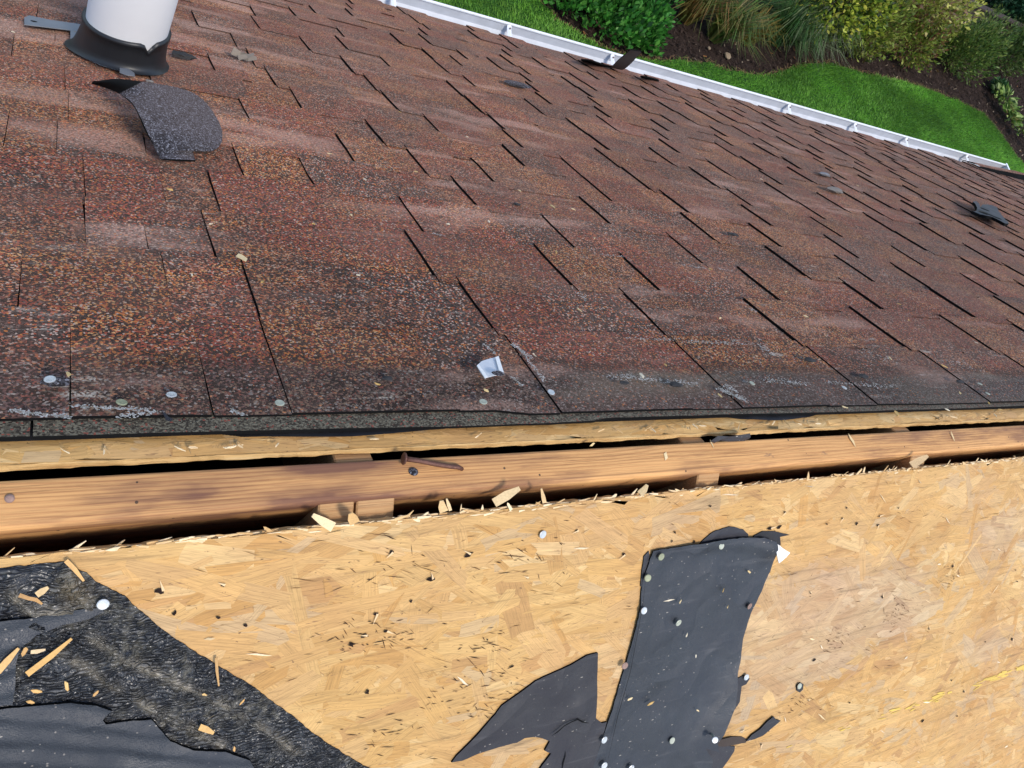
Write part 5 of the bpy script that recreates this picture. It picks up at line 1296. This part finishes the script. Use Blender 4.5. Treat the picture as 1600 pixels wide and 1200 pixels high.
nail(78, 593, 'steel', far_ts, FAR, .016, 'bent pale nail head showing beside the torn asphalt lump', tilt=(.5, .5), grp='nail heads on the ridge strip')
blob(1055, 601, .012, 1.7, M_EDGE, 'black tar lump in the dusty patch of the ridge strip')
blob(975, 598, .008, 1.5, M_EDGE, 'small black tar lump left of the dusty patch')
blob(1350, 588, .012, 1.7, M_EDGE, 'black tar lump right of the long slot on the ridge strip')
blob(1265, 562, .014, 1.6, M_EDGE, 'black tar smear beside a long slot')
blob(605, 591, .008, 1.4, M_EDGE, 'tiny dark tar lump in the middle of the ridge strip')
blob(1500, 596, .010, 1.6, M_EDGE, 'small dark tar lump far along the ridge strip')
blob(809, 319, .010, 1.3, M_EDGE, 'small black granule clump in the open field of shingles')
blob(235, 127, .013, 1.0, flat_mat('pebble_grey', (.22, .20, .18), .8), 'small grey pebble between the boot and the curled shingle scrap', 'pebble', h=.012, name='pebble')
blob(288, 87, .022, 1.4, M_EDGE, 'dark rounded scrap on shingles just right of the rubber boot', h=.012)
blob(1307, 297, .026, 2.2, flat_mat('grey_bark', (.17, .15, .13), .85), 'grey bark flake on the shingles toward the right', 'bark flake', name='bark_flake', h=.014)
blob(1288, 272, .024, 1.9, flat_mat('grey_flake', (.20, .20, .21), .7), 'flat grey shingle flake up the slope from the bark flake', 'shingle flake', name='shingle_flake', h=.014)
blob(810, 132, .030, 2.4, M_SCRAP, 'dark blue grey shingle flake in the middle of the far slope', 'shingle flake', name='shingle_flake', h=.013)
blob(1145, 366, .014, 2, M_EDGE, 'thin dark tar sliver beside a slot in the right half', h=.013)
big_splinter('forked grey bark curl on the shingles right of the pipe', [(363, 79), (375, 86), (388, 90), (401, 91)], .016, (.02, .014, .016, .013), (.25, .21, .17), far_ts, FAR, 'bark_curl', None, 'bark', th=.003)
big_splinter('short grey bark curl crossing the forked one', [(372, 90), (386, 88), (397, 84)], .010, (.014, .02, .022), (.20, .17, .14), far_ts, FAR, 'bark_curl', None, 'bark', th=.003)
patch('felt_tab', [(254, 644), (259, 645), (263, 651), (270, 654), (266, 658), (259, 655)], .006, M_FELT2, 'small bent black felt tab at the ridge strip edge near the left', 'felt scrap')
# tar scrap at the far right: perforated grey rag
rg = [(1519, 317), (1524, 316), (1529, 320), (1530, 326), (1534, 321), (1540, 321), (1548, 322), (1556, 325), (1559, 332), (1566, 340), (1572, 347), (1575, 351), (1569, 351), (1560, 346), (1550, 341), (1541, 339), (1530, 336), (1517, 331), (1525, 330), (1526, 326)]
P2 = [far_ts(a, b, .03) for a, b in rg]
rgo = sheet('tar_rag', P2, FAR, lambda x, s: .028 + .016 * fbm(x * 9, s * 14, 4), .02, flat_mat('grey_tar_rag', (.060, .062, .066), .75, 0, 25, .4, .4), None, FAR(*P2[0], .02), th=.012)
tag(rgo, 'torn grey tar paper rag with holes lying on shingles far right', 'tar paper')
for a, b in ((1537, 332), (1543, 333), (1551, 336), (1558, 339), (1539, 326)):
    t, s = far_ts(a, b, .05); V = [FAR(t + .025 * math.cos(q_) * random.uniform(.6, 1.2), s + .02 * math.sin(q_), .047) for q_ in np.linspace(0, 6.283, 9)[:-1]]; mesh('hole', V, [tuple(range(8))], M_EDGE, rgo)

# curled loose shingle scrap below the pipe
def cat(P, u):
    n = len(P) - 1; x = min(max(u * n, 0), n - 1e-6); i = int(x); t = x - i
    p0, p1, p2, p3 = (np.array(P[max(0, min(n, i + d))], float) for d in (-1, 0, 1, 2))
    return .5 * ((2 * p1) + (-p0 + p2) * t + (2 * p0 - 5 * p1 + 4 * p2 - p3) * t * t + (-p0 + 3 * p1 - 3 * p2 + p3) * t ** 3)
La = [(143, 131, .014), (160, 136, .026), (181, 144, .042), (205, 159, .054), (219, 182, .054), (226, 197, .047), (232, 210, .040), (238, 222, .030), (242, 232, .022), (246, 240, .016), (250, 248, .011)]
Lb = [(152, 127, .030), (178, 123, .056), (212, 126, .066), (275, 136, .048), (310, 150, .034), (331, 172, .026), (346, 200, .021), (346, 223, .017), (331, 236, .015), (303, 237, .013), (306, 250, .011)]
nu, nv = 50, 12; V = []; Vb = []
for i in range(nu + 1):
    A_, B_ = cat(La, i / nu), cat(Lb, i / nu)
    for j in range(nv + 1):
        v = j / nv; q_ = A_ * (1 - v) + B_ * v
        bul = .010 * math.sin(math.pi * v) * (1 - i / nu * .6); h = q_[2] + bul
        ex = 0
        px, py = q_[0], q_[1]
        pass
        p = FAR(*far_ts(px, py, h), h); V.append(p)
nrm = []
G_ = np.array(V).reshape(nu + 1, nv + 1, 3); du = np.gradient(G_, axis=0); dv = np.gradient(G_, axis=1); nn = np.cross(du, dv); nn /= np.linalg.norm(nn, axis=2, keepdims=True)
if (nn[nu - 2, nv // 2] @ N1) < 0: nn = -nn
Vb = (G_ - nn * .0032).reshape(-1, 3); nA = (nu + 1) * (nv + 1)
f1 = grid_faces(nu + 1, nv + 1); f2 = [tuple(i + nA for i in f[::-1]) for f in f1]; fe_ = []
nB = 2 * nA
for i in range(nu):
    for j in (0, nv): a, b = i * (nv + 1) + j, (i + 1) * (nv + 1) + j; fe_.append((a + nB, b + nB, b + nA + nB, a + nA + nB))
for j in range(nv):
    for i in (0, nu): a, b = i * (nv + 1) + j, i * (nv + 1) + j + 1; fe_.append((a + nB, b + nB, b + nA + nB, a + nA + nB))
cs = mesh('curled_shingle', np.concatenate([G_.reshape(-1, 3), Vb, G_.reshape(-1, 3), Vb]), f1 + f2 + fe_, [M_SCRAP, M_EDGE], None, midx=[1 if q // nv < nu * .22 else 0 for q in range(len(f1))] + [1] * (len(f2) + len(fe_)), smooth=[True] * (len(f1) + len(f2)) + [False] * len(fe_), origin=FAR(*far_ts(260, 220)))
tag(cs, 'curled charcoal shingle scrap lying loose below the vent pipe', 'shingle scrap')

# bent shingle scrap standing over the gutter, and two curled eave edges
def ribbon(name, A, B, nu, mat, label, cat_, th=.006):
    V = []
    for i in range(nu + 1):
        a, b = cat(A, i / nu), cat(B, i / nu)
        V += [FAR(*far_ts(a[0], a[1], a[2]), a[2]), FAR(*far_ts(b[0], b[1], b[2]), b[2])]
    n = len(V); G2 = np.array(V); f = [(2 * i, 2 * i + 1, 2 * i + 3, 2 * i + 2) for i in range(nu)]
    lo = G2 - N1 * th; f2 = [tuple(q_ + n for q_ in g[::-1]) for g in f]; e = []
    for i in range(nu): e += [(2 * i, 2 * i + 2, 2 * i + 2 + n, 2 * i + n), (2 * i + 1, 2 * i + 1 + n, 2 * i + 3 + n, 2 * i + 3)]
    e += [(0, n, n + 1, 1), (2 * nu, 2 * nu + 1, 2 * nu + 1 + n, 2 * nu + n)]
    o = mesh(name, np.concatenate([G2, lo]), f + f2 + e, [mat, M_EDGE], None, midx=[0] * len(f) * 2 + [1] * len(e), origin=V[0])
    return tag(o, label, cat_)
M_UNDER = flat_mat('shingle_back', (.085, .088, .094), .6, 0, 40, .3, .3)
ribbon('bent_shingle', [(944, 100, .018), (955, 103, .026), (966, 93, .08), (986, 76, .16)], [(962, 105, .014), (974, 107, .026), (987, 97, .08), (1003, 79, .16)], 12, M_UNDER, 'bent dark shingle scrap sticking up over the gutter edge', 'shingle scrap')
ribbon('curled_eave_edge', [(908, 92, .03), (922, 93, .05), (938, 98, .045), (955, 103, .02)], [(910, 93, .012), (924, 97, .012), (940, 102, .012), (957, 105, .010)], 10, M_EDGE, 'black lifted shingle edge at the eave left of the bent scrap', 'shingle scrap')
ribbon('curled_eave_edge', [(1001, 118, .03), (1010, 119, .04), (1020, 121, .035), (1029, 124, .02)], [(1003, 120, .012), (1012, 122, .012), (1022, 124, .012), (1030, 126, .010)], 8, M_EDGE, 'black lifted shingle edge at the eave right of the bent scrap', 'shingle scrap')
for ob in list(scene.objects):
    if '_w' in ob: del ob['_w']
